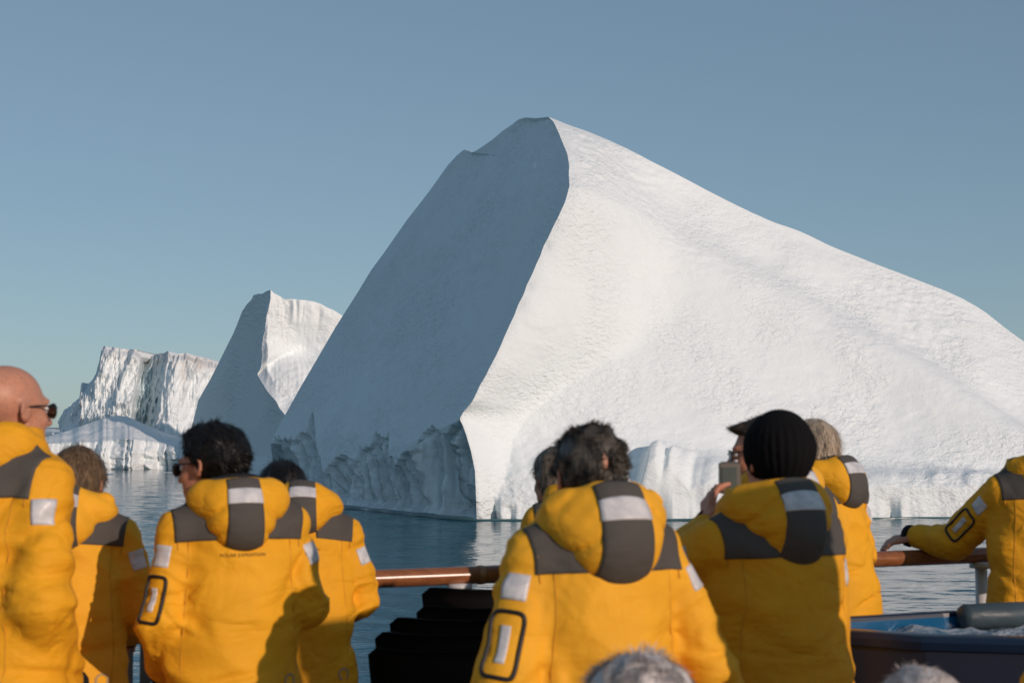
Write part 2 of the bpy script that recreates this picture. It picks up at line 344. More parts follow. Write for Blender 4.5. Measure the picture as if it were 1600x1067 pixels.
    # bulge below a diagonal trough, bright strip under the crest
    vt = np.interp(bp, [745, 900, 1150, 1350, 1600, 2000], [.97, .86, .80, .70, .46, .3])[:, None]
    fr = smooth(760, 1000, bp)[:, None]
    nd = np.array([.06, -.72, .69])
    blg = 2.0 * np.exp(-((v[None] - (vt - .13)) / .13) ** 2) - .5 * np.exp(-((v[None] - (vt + .04)) / .09) ** 2)
    pz = S / np.array([17, 20, 9.])
    und = .65 * vn(pz, 24) + .22 * vn(S / np.array([7, 8, 4.]), 25)
    body = smooth(.03, .12, v)[None] * smooth(0, .06, 1 - v)[None]
    S = S + nd * ((blg * fr * body + und * .8 * smooth(750, 860, bp)[:, None] * body))[..., None]
    fin = .13 * fbm(S * np.array([.8, .8, 1.6]), 3, 26) * (.4 + .6 * smooth(-.3, .5, vn(S / 11., 27)))
    S = S + nd * (fin * smooth(745, 775, bp)[:, None] * smooth(0, .03, 1 - v)[None])[..., None]
    # broken foot
    hh = S[..., 2] - WATER; foot = smooth(1.2, .8, hh / (ch[:, None] + .4)) * smooth(745, 765, bp)[:, None]
    foot = np.clip(1.25 - hh / (ch[:, None] + .3), 0, 1); foot = smooth(0, .4, foot) * smooth(745, 765, bp)[:, None]
    hcol = np.stack([S[..., 0], S[..., 1], S[..., 2] * .2], -1)
    rel = .22 * ridged(hcol * .16, 3, 28) + .07 * ridged(hcol * .9, 2, 29)
    S = S + np.array([0, 1., 0]) * (foot * rel)[..., None]
    for cx, hw, hm, dp in ((766, 14, 3.6, 1.7), (1392, 16, 2.2, 1.2), (795, 10, 1.6, .8), (1030, 20, 3.0, .8), (1560, 22, 2.0, .7)):   # small fallen-block scars
        tri = np.clip(1 - np.abs((pxb - cx + (hh - 1) * 1.2) / hw), 0, 1) * np.clip(1 - hh / hm, 0, 1)
        S = S + np.array([.25, 1., 0]) * (dp * tri)[..., None]
    S[:, 0, 2] = WATER - .6
    push(S, .22 * foot, None)
    rim = S[:, -1]; bk = rim.copy(); bk[:, 1] = np.maximum(rim[:, 1] + 50, 212); bk[:, 2] = WATER - 1
    push(rim[:, None] * (1 - t) + bk[:, None] * t)
    V = np.concatenate(V); o = mesh('ice_body', V - np.array(root.location), np.concatenate(Fc), M['snow'], root, attrs={'cliff': np.concatenate(cl), 'dirt': np.concatenate(di)})
    # dark wet lip along the water
    path = np.concatenate([W_[::-6], B[:440:8]]); path[:, 2] = WATER + .05
    path = path + np.stack([.3 * vn(path * .5, 33), -.35 + .3 * vn(path * .3, 34), .06 * vn(path * .4, 35)], -1)
    rr = np.concatenate([np.full(len(W_[::-6]), .30), np.full(len(B[:440:8]), .13)])
    MB().tube(path - np.array(root.location), rr, 6).build('waterline_lip', M['lip'], root, True)
main_berg()

def second_berg():
    root = empty('iceberg', (-40, 260, WATER)); tagt(root, 'steep peaked iceberg with shaded blue flank and sunlit fluted top behind the pyramid iceberg', 'iceberg')
    O = np.array(root.location); V = []; Fc = []; cl = []; off = 0
    def push(P, c=None):
        nonlocal off
        n, m = P.shape[:2]; V.append(P.reshape(-1, 3)); Fc.append(gridf(n, m, off)); off += n * m; cl.append(np.zeros(n * m) if c is None else c.ravel())
    ridge = [(520, 725), (480, 690), (440, 640), (424, 618), (412, 600), (404, 585), (407, 560), (411, 535), (414, 515), (417, 490), (420, 470), (423, 453)]
    left = [(297, 700), (300, 665), (310, 625), (330, 590), (345, 560), (356, 538), (365, 520), (372, 503), (378, 487), (386, 475), (393, 468), (396, 461), (404, 459), (410, 459), (416, 455), (423, 453)]
    YP = 268.; TRI = (at(480., 690., 248.), at(423., 453., YP), at(297., 700., 290.)); Rr = on_plane(rough_line(ridge, 3, 2.4, 91), TRI); Ll = on_plane(left, TRI)
    nu, nv = 120, 160; v = np.linspace(0, 1, nv); u = np.linspace(0, 1, nu)
    Rv = resample(Rr, v); Lv = resample(Ll, v); S = Rv[None] * (1 - u)[:, None, None] + Lv[None] * u[:, None, None]
    Wt = S[:, 0] + np.array([-1.2, -1.0, 0]); Wt[:, 2] = WATER - .5
    wv = np.linspace(0, 1, 30)[None, :-1, None]; K = Wt[:, None] * (1 - wv) + S[:, :1] * wv; P = np.concatenate([K, S], 1)
    e = (smooth(0, .3, u) * smooth(0, .2, 1 - u))[:, None]
    P = P + np.array([-.8, -.4, .4]) * ((1.2 * vn(P / 16, 41) + .15 * ridged(P / np.array([5, 5, 25.]), 2, 42)) * e)[..., None]
    push(P)
    t = np.linspace(0, 1, 20)[None, :, None]; rim = P[-1]; bk = rim + np.array([22, 45, 0]); bk[:, 2] = WATER - 1
    push(rim[:, None] * (1 - t) + bk[:, None] * t)
    # lit bowl
    crest = [(423, 453), (428, 458), (436, 462), (445, 468), (455, 467), (465, 468), (478, 469), (490, 471), (502, 475), (510, 480), (520, 484), (527, 488), (545, 500), (580, 560), (640, 690)]
    Cr = pts(crest, YP, 282)
    edge = np.concatenate([Rr[::-1]], 0)
    nu, nv = 200, 160; v = np.linspace(0, 1, nv); u = np.linspace(0, 1, nu)
    Ed = resample(edge, v); Cv = resample(Cr, v)
    S = Ed[:, None] * (1 - u)[None, :, None] + Cv[:, None] * u[None, :, None]
    e = (np.minimum(1, u * 12)[None] * np.minimum(1, v * 8)[:, None]) * np.minimum(1, (1 - u) * 10)[None]
    px, py = proj(S)
    flute = ridged(np.stack([px / 11, py / 70, 0 * px], -1), 3, 44) * smooth(520, 478, py) * smooth(430, 445, px) + .10 * ridged(np.stack([px / 7, py / 40, 0 * px], -1), 2, 45)
    bowl = -3.2 * np.exp(-(((px - 475) / 40) ** 2 + ((py - 535) / 26) ** 2)) + .9 * np.exp(-((px - 416) / 6) ** 2) * smooth(500, 530, py) * smooth(600, 570, py)
    und = 2.2 * smooth(520, 680, py) * u[None] + .8 * flute + bowl + .9 * vn(S / 7, 46) + .25 * fbm(S * .7, 3, 47)
    S = S + np.array([.3, -.85, .4]) * (und * e)[..., None]
    push(S[:, ::-1])
    rim = S[:, -1]; bk = rim + np.array([15, 40, 0]); bk[:, 2] = WATER - 1
    push(rim[:, None] * (1 - t) + bk[:, None] * t)
    mesh('ice_body', np.concatenate(V) - O, np.concatenate(Fc), M['snow_far'], root, attrs={'cliff': np.concatenate(cl) + .0, 'dirt': np.concatenate(cl) * 0})
second_berg()

def cliff_berg():
    root = empty('iceberg', (-90, 350, WATER)); tagt(root, 'distant craggy iceberg with fluted white cliffs and brown dirt on its flat top', 'iceberg'); O = np.array(root.location)
    top = np.array([(90, 661), (93, 652), (100, 641), (112, 632), (124, 622), (127, 600), (130, 598), (133, 606), (138, 598), (146, 592), (151, 580), (156, 560), (159, 545), (163, 541), (170, 543), (176, 542), (188, 546), (200, 546), (210, 545), (217, 549), (219, 553), (224, 566), (232, 567), (237, 556), (241, 554), (252, 553), (262, 549), (268, 555), (276, 555), (285, 551), (292, 553), (305, 557), (318, 560), (330, 564), (338, 567), (346, 600), (352, 690)], float)
    xs = np.linspace(90, 352, 300); ty = np.interp(xs, top[:, 0], top[:, 1]) + 1.5 * vn(np.stack([xs * .4, xs * 0, xs * 0], -1), 50)
    nv = 170; v = np.linspace(0, 1, nv)[None, :]
    pw = 722. + 0 * xs; py = pw[:, None] * (1 - v) + ty[:, None] * v; px = xs[:, None] + 0 * v
    px = px + (1 - v) * np.interp(xs, [90, 130, 352], [16, 0, -4])[:, None]
    dg = px + (py - 610) * .16                        # the gully runs down to the left
    base = np.interp(dg, [85, 150, 200, 211, 219, 234, 254, 268, 300, 345], [346, 332, 329, 331, 338, 338, 327, 325, 328, 332])
    hgt = (722 - py) / 170
    rib = ridged(np.stack([(px + .35 * (py - 600)) / 15, py / 60, 0 * px], -1), 4, 51)
    rib2 = ridged(np.stack([px / 5, py / 22, 0 * px], -1), 2, 52)
    rough_l = np.interp(xs, [90, 225, 245, 260, 352], [1, 1, 1.2, .45, .4])[:, None]
    Y = base + hgt * 7 - (1.9 * rib + .7 * rib2) * rough_l + 2.2 * vn(np.stack([px / 30, py / 40, 0 * px], -1), 53)
    Y = Y - 3.0 * np.clip(1 - v * 4, 0, 1) * (px < 200) + smooth(.93, 1, v) * 4
    P = at(px, py, Y); P[:, 0, 2] = WATER - .5
    rec = smooth(211, 219, dg) * (1 - smooth(246, 254, dg)); cl = np.clip(rec * .9 + .25 * smooth(.2, .8, rib) * rough_l, 0, 1)  # the gully's teal shade is tinted in with the bluer ice colour
    di = smooth(.80, .97, v + .06 * vn(P / 3, 54)) * np.interp(xs, [90, 150, 232, 250, 345], [0, .15, .35, .75, .75])[:, None] * (.5 + .5 * vn(P / 2, 55)).clip(0, 1)
    di = np.maximum(di, .35 * np.exp(-((px - 287 - (py - 600) * .02) / 5) ** 2) * smooth(.35, .9, v))
    t = np.linspace(0, 1, 12)[None, :, None]; rim = P[:, -1]; m1 = rim + np.array([6, 30, -1.5]); bk = rim + np.array([8, 60, 0]); bk[:, 2] = WATER - 1
    Bk = np.concatenate([rim[:, None] * (1 - t) + m1[:, None] * t, (m1[:, None] * (1 - t) + bk[:, None] * t)[:, 1:]], 1)
    n1, n2 = P.shape[0] * P.shape[1], Bk.shape[0] * Bk.shape[1]
    mesh('ice_body', np.concatenate([P.reshape(-1, 3), Bk.reshape(-1, 3)]) - O, np.concatenate([gridf(*P.shape[:2], flip=True), gridf(*Bk.shape[:2], n1, True)]), M['snow_far'], root,
         attrs={'cliff': np.r_[cl.ravel(), np.zeros(n2)], 'dirt': np.r_[di.ravel(), np.zeros(n2)]})
cliff_berg()

def low_berg(name_label, xs0, xs1, crest, cliff, water_y, back, seed, n=260, grp=None):
    xs = np.linspace(xs0, xs1, n); s1 = np.stack([xs / 14., xs * 0, xs * 0], -1)
    W_ = on_water(xs + 0, water_y + .8 * vn(s1, seed)); Y0 = W_[:, 1]
    Y0 = Y0 - (4 * vn(s1 * .5, seed + 1) + 2.0 * np.abs(vn(s1 * 2, seed + 2)))
    endf = np.minimum(1, np.minimum(xs - xs0, xs1 - xs) / (.12 * (xs1 - xs0)) + .05)
    Y0 = Y0 + (1 - endf) * back * .5
    cy = np.interp(xs, *np.array(cliff, float).T); ty = np.interp(xs, *np.array(crest, float).T)
    nv = 60; v = np.linspace(0, 1, nv)[None, :, None]
    a = at(xs, water_y + 0 * xs, Y0); a[:, 2] = WATER - .5; b = at(xs, cy, Y0 + 1.5); c = at(xs, ty, Y0 + back)
    K = a[:, None] * (1 - v) + b[:, None] * v
    q = np.stack([K[..., 0] / 5 + K[..., 2] * .12, K[..., 2] / 2.6, 0 * K[..., 0]], -1)
    rel = 1.5 * ridged(q * .6, 4, seed + 3) + .7 * vn(q * 2.5, seed + 4)
    K = K + np.array([0, -1., 0]) * (rel * np.sin(np.clip(v[..., 0] * 1.0, 0, 1) * math.pi) ** .5)[..., None]
    v2 = np.linspace(0, 1, 40)[None, 1:, None]; D = b[:, None] * (1 - v2) + c[:, None] * v2
    D[..., 2] += .35 * fbm(D / 6, 3, seed + 5) * np.sin(v2[..., 0] * math.pi)
    v3 = np.linspace(0, 1, 12)[None, 1:, None]; e = c + np.array([0, back * .9, 0]); e[:, 2] = WATER - 1; G = c[:, None] * (1 - v3) + e[:, None] * v3
    P = np.concatenate([K, D, G], 1); root = empty('iceberg', tuple(P[n // 2, 0] * [1, 1, 0] + [0, 0, WATER])); tagt(root, name_label, 'iceberg', grp)
    cl = np.zeros(P.shape[:2]); cl[:, :nv] = (.35 * smooth(.3, -.6, rel))
    mesh('ice_body', P.reshape(-1, 3) - np.array(root.location), gridf(*P.shape[:2], flip=True), M['snow_far'], root, attrs={'cliff': cl, 'dirt': cl * 0})
low_berg('low domed ice floe berg with a broken white edge in front of the craggy iceberg', 20, 330,
         [(20, 690), (58, 686), (100, 675), (130, 664), (165, 652), (185, 649), (200, 651), (225, 662), (260, 677), (300, 688), (330, 693)],
         [(20, 697), (58, 694), (100, 692), (160, 690), (200, 686), (225, 688), (270, 695), (330, 697)], 733, 32, 61)
low_berg('faint far sheet of broken white ice low on the horizon left of the craggy iceberg', -60, 120,
         [(-60, 672), (0, 671), (60, 670), (75, 669), (95, 671), (120, 674)], [(-60, 676), (0, 675), (60, 674), (120, 676)], 689, 90, 71, 120)
def far_land():
    xs = np.linspace(-500, 700, 160); h = 3.0 + 2.2 * vn(np.stack([xs / 45, xs * 0, xs * 0], -1), 80) - .004 * np.abs(xs - 60)
    rows = [at(xs, HOR + 4 + 0 * xs, 6000.), at(xs, HOR - np.maximum(h, .4), 6400.), at(xs, HOR + 4 + 0 * xs, 7400.)]
    P = np.stack(rows, 1); P[:, 0, 2] = P[:, 2, 2] = WATER - 3
    o = mesh('far_hills', P, gridf(160, 3, flip=True), M['land']); o['kind'] = 'structure'
far_land()
def small_ice():
    specs = [(168, 741, .55), (214, 766, .28), (262, 738, .45), (190, 783, .2), (655, 846, .14), (610, 838, .12), (700, 842, .1)]
    for i, (px, py, s) in enumerate(specs[:4]):
        c = on_water(float(px), float(py)); n, m = 10, 7; th = np.linspace(0, 2 * math.pi, n, endpoint=False); V = []
        for k in range(m):
            z = k / (m - 1); r = s * (1.6 + .3 * i) * math.sqrt(max(0, 1 - z ** 1.6))
            for a in th: V.append((r * 1.6 * math.cos(a) * (1 + .3 * vn(np.array([math.cos(a) * 2, k * .6, i * 3.]), 5)), r * math.sin(a), -.15 + z * s * .55))
        Fq = [(k * n + j, k * n + (j + 1) % n, (k + 1) * n + (j + 1) % n, (k + 1) * n + j) for k in range(m - 1) for j in range(n)]
        o = mesh('ice_chunk', np.array(V), Fq, M['snow_far'], None, False, {'cliff': np.zeros(n * m), 'dirt': np.zeros(n * m)}); o.location = tuple(c)
        tagt(o, ['largest flat chunk of ice adrift just off the domed floe', 'mid sized ice chunk adrift on the dark water', 'long thin ice chunk adrift beside the largest chunk', 'smallest ice chunk adrift closest to the ship'][i], 'ice chunk', 'ice chunks adrift')
small_ice()

# ------------------------------------------------------------------ ship: deck, railing, bench, chairs, tub
RS = .39; RX0, RY0 = -1.33, 5.0
def rail_y(x): return RY0 + RS * (x - RX0)
RA = math.atan(RS)
def ship():
    e = .35
    d = MB(); x0, x1 = -6.5, 6.5
    poly = [(x0, -7), (x1, -7), (x1, rail_y(x1) + e), (x0, rail_y(x0) + e)]
    V = [(x, y, 0) for x, y in poly] + [(x, y, -.25) for x, y in poly]
    d.add(V, [(0, 1, 2, 3), (7, 6, 5, 4), (0, 4, 5, 1), (1, 5, 6, 2), (2, 6, 7, 3), (3, 7, 4, 0)]); o = d.build('deck', M['deck']); o['kind'] = 'structure'
    h = MB(); V = [(x * .98, y * .98 if y < 0 else y - .15, -.25) for x, y in poly] + [(x * .9, y * .9 if y < 0 else y - .5, WATER - 1.5) for x, y in poly]
    h.add(V, [(0, 4, 5, 1), (1, 5, 6, 2), (2, 6, 7, 3), (3, 7, 4, 0)]); o = h.build('ship_hull', M['hull']); tagt(o, 'white steel ship hull under the passenger deck', 'hull')
    root = empty('deck_railing', (0, rail_y(0), 0)); tagt(root, 'varnished wooden handrail on grey steel posts along the deck edge', 'railing')
    O = Vector(root.location)
    xs = np.linspace(-6, 6, 60)
    hr = MB(); hr.tube([Vector((x, rail_y(x), 1.1)) - O for x in xs], .034, 16); hr.build('handrail', M['wood'], root, True)
    for jx in (-3.1, -.12 , 2.9):
        d_ = Vector((1, RS, 0)).normalized(); p = Vector((jx, rail_y(jx), 1.1)) - O
        MB().tube([p - d_ * .012, p + d_ * .012], .0365, 16).build('rail_joint', M['brass'], root, True)
    for z in (.62, .34): MB().tube([Vector((x, rail_y(x), z)) - O for x in (-6, 6)], .012, 8).build('lower_rail', M['steel'], root, True)
    for x in (-5.1, -3.6, -2.1, -.2, 1.0, 2.07, 3.6, 5.1):
        p = Vector((x, rail_y(x), 0)) - O
        b = MB(); b.tube([p, p + Vector((0, 0, 1.06))], .026, 12); b.tube([p + Vector((0, 0, 1.045)), p + Vector((0, 0, 1.072))], .05, 12); b.tube([p, p + Vector((0, 0, .015))], .07, 12)
        b.build('post', M['steel'], root, True)
ship()
def bench():
    root = empty('bench', (-1.25, 4.62, 0), RA); tagt(root, 'grey slatted wooden bench against the railing between two passengers', 'bench')
    W_ = 1.5; B_ = M['bench']
    MB().box((0, .12, .975), (W_, .045, .058), bev=.008).build('top_rail', B_, root)
    MB().box((0, .12, .50), (W_, .04, .06), bev=.008).build('bottom_rail', B_, root)
    n = 26
    for i in range(n): MB().box((-W_ / 2 + .03 + i * (W_ - .06) / (n - 1), .12, .738), (.034, .022, .415), bev=.004).build('back_slat', B_, root)
    for i in range(4): MB().box((0, .05 - i * .1, .44), (W_, .085, .025), bev=.005).build('seat_slat', B_, root)
    for sx in (-1, 1):
        MB().box((sx * (W_ / 2 - .03), .12, .2351), (.058, .058, .4699), bev=.006).build('leg', B_, root)
        MB().box((sx * (W_ / 2 - .03), -.25, .2137), (.058, .058, .4274), bev=.006).build('leg', B_, root)
        MB().box((sx * (W_ / 2 - .03), -.06, .66), (.055, .40, .03), bev=.006).build('armrest', B_, root)
bench()
def shell_chair(loc, rz, label, group, H=.86):
    root = empty('deck_chair', loc, rz); tagt(root, label, 'chair', group)
    n, m = 15, 17; P = np.zeros((n, m, 3))
    for i in range(n):
        a = R(-82) + R(164) * i / (n - 1)
        for j in range(m):
            z = .40 + (H - .40) * j / (m - 1); tt = abs(i - (n - 1) / 2) / ((n - 1) / 2)
            z = .40 + (z - .40) * (1 - .06 * max(0, tt - .8) ** 2 / .04)
            r = .27 + .05 * j / (m - 1); P[i, j] = (r * math.sin(a) * 1.02, -r * math.cos(a) * .86 + .06, z)
    Q = P.copy(); Q[..., 0] *= .93; Q[..., 1] = (Q[..., 1] - .06) * .93 + .06
    V = np.concatenate([P.reshape(-1, 3), Q.reshape(-1, 3)]); f = np.concatenate([gridf(n, m), gridf(n, m, n * m, True)]).tolist()
    K = n * m
    for i in range(n - 1): f.append((i * m + m - 1, (i + 1) * m + m - 1, K + (i + 1) * m + m - 1, K + i * m + m - 1)); f.append((i * m, K + i * m, K + (i + 1) * m, (i + 1) * m))
    for j in range(m - 1): f.append((j, j + 1, K + j + 1, K + j)); f.append(((n - 1) * m + j, K + (n - 1) * m + j, K + (n - 1) * m + j + 1, (n - 1) * m + j + 1))
    mesh('backrest', V, f, M['chair'], root)
    MB().box((0, .07, .41), (.50, .46, .05), bev=.02).build('seat', M['chair'], root)
    for sx in (-1, 1):
        for y in (-.12, .27): MB().tube([(sx * .23, y, 0), (sx * .21, y * .95, .39)], .016, 8).build('leg', M['chair'], root, True)
# a stack, each chair up and to the right of the one below
for k in range(5):
    shell_chair(((-.175, -.155, -.107, -.017, .0)[k], 4.98 + .03 * k, (0, .05, .095, .13, .19)[k]), R(16), ['lowest black shell chair of the stack by the railing', 'second lowest black shell chair of the stack by the railing', 'middle black shell chair of the stack by the railing', 'second highest black shell chair of the stack by the railing', 'topmost black shell chair of the stack by the railing'][k], 'black chairs stacked by the railing', .918)
def tub():
    pl = [(1.02, 4.72), (1.30, 4.56), (2.1, 4.40), (3.3, 4.40), (3.6, 4.7), (3.6, 5.5), (3.3, 5.66), (2.35, 5.44), (1.5, 5.18), (1.06, 5.0)]
    c = Vector((2.3, 4.98)); root = empty('hot_tub', (c.x, c.y, 0)); tagt(root, 'blue hot tub with dark navy outer panels between the passengers and the railing', 'hot tub')
    P = [Vector(p) - c for p in pl]; n = len(P); RIM = 1.0
    def ring(sc_, z): return [(p.x * sc_ if 1 else 0, p.y * (1 - (1 - sc_) * 2.2), z) for p in P]
    def strip(name, rings, mat):
        b = MB(); V = [q for r in rings for q in r]; f = []
        for k in range(len(rings) - 1):
            for i in range(n): f.append((k * n + i, k * n + (i + 1) % n, (k + 1) * n + (i + 1) % n, (k + 1) * n + i))
        b.add(V, f); return b.build(name, mat, root)
    strip('outer_panel', [ring(.985, 0), ring(.985, RIM - .05)], M['tub_out'])
    strip('rim', [ring(.97, RIM - .052), ring(1.0, RIM - .045), ring(1.003, RIM - .02), ring(.995, RIM - .003), ring(.985, RIM), ring(.95, RIM), ring(.942, RIM - .005), ring(.938, RIM - .02)], M['tub_rim'])
    strip('basin', [ring(.938, RIM - .018), ring(.93, .3), ring(.5, .25), ring(.01, .25)], M['tub_in'])
    xs = np.linspace(-1.2, 1.25, 90); ys = np.linspace(0, 1, 40)
    poly = [(p.x * .934, p.y * (1 - .066 * 2.2)) for p in P]
    def yr(x):
        hits = []
        for i in range(n):
            (xa, ya), (xb, yb) = poly[i], poly[(i + 1) % n]
            if (xa - x) * (xb - x) <= 0 and abs(xa - xb) > 1e-6: hits.append(ya + (yb - ya) * (x - xa) / (xb - xa))
        return (min(hits), max(hits)) if len(hits) > 1 else (0, 0)
    G = np.zeros((90, 40, 3))
    for i, x in enumerate(xs):
        a, b = yr(x); G[i, :, 0] = x; G[i, :, 1] = a + (b - a) * ys
    G[..., 2] = .942 + .022 * fbm(G * np.array([7, 7, 0]) + 2, 4, 90) + .012 * np.abs(vn(G * 26, 91))
    mesh('water', G, gridf(90, 40, flip=True), M['foam'], root)
    a, b = Vector((1.60, 5.13, .985)), Vector((1.98, 5.245, .985)); a -= Vector((c.x, c.y, 0)); b -= Vector((c.x, c.y, 0))
    L_ = [a + (b - a) * t for t in (0, .02, .06, .5, .94, .98, 1)]
    MB().tube(L_, [.02, .038, .046, .047, .046, .038, .02], 14).build('headrest', M['pillow'], root, True)
tub()
def shade_caster():      # unseen box added out of frame to throw shade on the passengers
    root = empty('added_shade_box', (2.04, 1.72, 0), R(40)); tagt(root, 'tall white box added out of view to shade the passengers', 'shade box')
    MB().box((0, 0, 1.03), (.44, .40, 2.06), bev=.02).build('shade_box_body', M['hull'], root)
    MB().box((0, 0, 2.083), (.48, .44, .05), bev=.015).build('cap', M['hull'], root)
    for k in range(7): MB().box((0, -.21, 1.2 + k * .09), (.34, .03, .045), bev=.005).build('shade_box_slat', M['steel'], root)
shade_caster()

# ------------------------------------------------------------------ people
def sdf_mesh(f, lo, hi, h, bs=4, slack=.008):
    lo = np.asarray(lo, float); hi = np.asarray(hi, float); nb = np.ceil((hi - lo) / (h * bs)).astype(int)
    bi = np.stack(np.meshgrid(*[np.arange(k) for k in nb], indexing='ij'), -1).reshape(-1, 3)
    d = f(lo + (bi + .5) * bs * h); bi = bi[np.abs(d) < .87 * bs * h * 1.12 + slack]
    k = np.arange(bs + 1); loc = np.stack(np.meshgrid(k, k, k, indexing='ij'), -1)
    P = lo + (bi[:, None, None, None, :] * bs + loc[None]) * h
    D = f(P.reshape(-1, 3)).reshape(P.shape[:-1])
    cs = [(a, b, c) for a in (0, 1) for b in (0, 1) for c in (0, 1)]
    C = np.stack([D[:, a:a + bs, b:b + bs, c:c + bs] for a, b, c in cs], -1)
    ins = C < 0; mk = ins.any(-1) & ~ins.all(-1); w_ = np.argwhere(mk); cv = C[mk]
    cell = bi[w_[:, 0]] * bs + w_[:, 1:]
    acc = np.zeros((len(cell), 3)); cnt = np.zeros(len(cell)); ca = np.array(cs, float)
    for i in range(8):
        for j in range(i + 1, 8):
            if np.abs(ca[i] - ca[j]).sum() != 1: continue
            x = (cv[:, i] < 0) != (cv[:, j] < 0); t = np.where(x, cv[:, i] / np.where(x, cv[:, i] - cv[:, j], 1), 0)
            acc += np.where(x[:, None], ca[i] + (ca[j] - ca[i]) * t[:, None], 0); cnt += x
    V = lo + (cell + acc / cnt[:, None]) * h
    dim = nb * bs + 2; lin = (cell[:, 0] * dim[1] + cell[:, 1]) * dim[2] + cell[:, 2]
    order = np.argsort(lin); sl_ = lin[order]; st = [dim[1] * dim[2], dim[2], 1]; Fc = []
    for ax in range(3):
        j = {0: 4, 1: 2, 2: 1}[ax]; a = cv[:, 0] < 0; b = cv[:, j] < 0; e = np.where(a != b)[0]
        o1, o2 = [st[q] for q in range(3) if q != ax]
        base = lin[e]; q = np.stack([base, base - o1, base - o1 - o2, base - o2], -1)
        ps = np.searchsorted(sl_, q).clip(0, len(sl_) - 1); ok = (sl_[ps] == q).all(1); idx = order[ps]
        fl = a[e] if ax != 1 else ~a[e]; idx = np.where(fl[:, None], idx, idx[:, ::-1]); Fc.append(idx[ok])
    return V, np.concatenate(Fc)
def ell(p, c, r):
    q = (p - np.asarray(c, float)) / r; k0 = np.sqrt((q * q).sum(-1)) + 1e-9; g = q / r; return k0 * (k0 - 1) / (np.sqrt((g * g).sum(-1)) + 1e-9)
def cone(p, a, b, ra, rb):
    a = np.asarray(a, float); b = np.asarray(b, float); ab = b - a; t = np.clip(((p - a) @ ab) / (ab @ ab), 0, 1)
    return np.sqrt(((p - a - t[:, None] * ab) ** 2).sum(-1)) - (ra + (rb - ra) * t)
def su(a, b, k):
    h = np.clip(.5 + .5 * (b - a) / k, 0, 1); return b + (a - b) * h - k * h * (1 - h)
def ssub(a, b, k): return -su(-a, b, k)
TZ = np.array([.52, .74, .92, 1.05, 1.18, 1.28, 1.36, 1.42, 1.47, 1.53])
TA = np.array([.222, .214, .198, .186, .180, .174, .156, .126, .096, .075]); TB = np.array([.170, .166, .150, .138, .134, .130, .120, .106, .094, .082])
def torso(p, ga=0, gb=0):
    a = np.interp(p[:, 2], TZ, TA) + ga; b = np.interp(p[:, 2], TZ, TB) + gb
    q = np.stack([p[:, 0] / a, (p[:, 1] + .01) / b], -1); k0 = np.sqrt((q * q).sum(-1)) + 1e-9
    g = np.sqrt((q[:, 0] / a) ** 2 + (q[:, 1] / b) ** 2) + 1e-9; d = k0 * (k0 - 1) / g
    return d
def fix(c): return np.asarray(c, float)
PIV = np.array([0, .012, 1.436])
def head_T(yaw, pitch, roll=0):
    return np.array((Matrix.Rotation(yaw, 3, 'Z') @ Matrix.Rotation(pitch, 3, 'X') @ Matrix.Rotation(roll, 3, 'Y')))
HC = np.array([0, .022, .112]); HS = .93
def head_sdf(q):
    q = q.copy(); s = q * [np.sign(1), 1, 1]; ax = np.abs(q[:, 0]); m = np.stack([ax, q[:, 1], q[:, 2]], -1)
    d = ell(q, (0, -.014, .032), (.077, .098, .084))
    d = su(d, ell(q, (0, .030, -.028), (.062, .064, .084)), .03)
    d = su(d, ell(m, (.030, .022, -.075), (.032, .055, .032)), .03)
    d = su(d, ell(q, (0, .076, -.098), (.024, .020, .018)), .02)
    d = su(d, ell(m, (.022, .084, .022), (.028, .014, .010)), .016)
    d = ssub(d, ell(m, (.031, .100, .002), (.016, .014, .011)), .014)
    d = su(d, ell(m, (.038, .062, -.028), (.022, .024, .018)), .02)
    d = su(d, cone(q, (0, .094, .008), (0, .116, -.032), .007, .012), .010)
    d = su(d, ell(m, (.011, .102, -.036), (.008, .011, .008)), .007)
    d = su(d, ell(q, (0, .091, -.064), (.024, .010, .006)), .006); d = su(d, ell(q, (0, .088, -.075), (.021, .010, .007)), .006)
    ear = ell(m @ np.array([[.92, .38, 0], [-.38, .92, 0], [0, 0, 1.]]).T, (.072, -.036, -.004), (.008, .022, .033))
    ear = ssub(ear, ell(m, (.092, -.002, -.002), (.012, .012, .018)), .006); d = su(d, ear, .007)
    return d
def hand_prims(wr, dr, nr, side, curl=.5, spread=1.0):
    """palm, four fingers and a thumb as cones: (a, b, ra, rb)"""
    d = Vector(dr).normalized(); n = Vector(nr); n = (n - d * n.dot(d)).normalized(); s = d.cross(n) * side; w_ = Vector(wr); out = []
    for k, o in enumerate((-.030, -.010, .010, .030)):
        b = w_ + d * .085 + s * o; out.append((w_ + s * o * .6 + d * .01, b, .014, .0125))
        ln = (.062, .074, .078, .066)[k]; d1 = (d * math.cos(curl * .9) + n * math.sin(curl * .9)).normalized(); d2 = (d * math.cos(curl * 2.2) + n * math.sin(curl * 2.2)).normalized()
        m_ = b + d1 * ln * .55; e = m_ + d2 * ln * .5; out.append((b, m_, .0095, .0088)); out.append((m_, e, .0088, .0075))
    b = w_ + d * .03 + s * .034; m_ = b + (d * .6 + s * .7 + n * .25).normalized() * .045; e = m_ + (d * .85 + s * .1 + n * .45).normalized() * .035
    out += [(w_ + d * .012 + s * .018, b, .014, .013), (b, m_, .0125, .0105), (m_, e, .0105, .0085)]
    return out
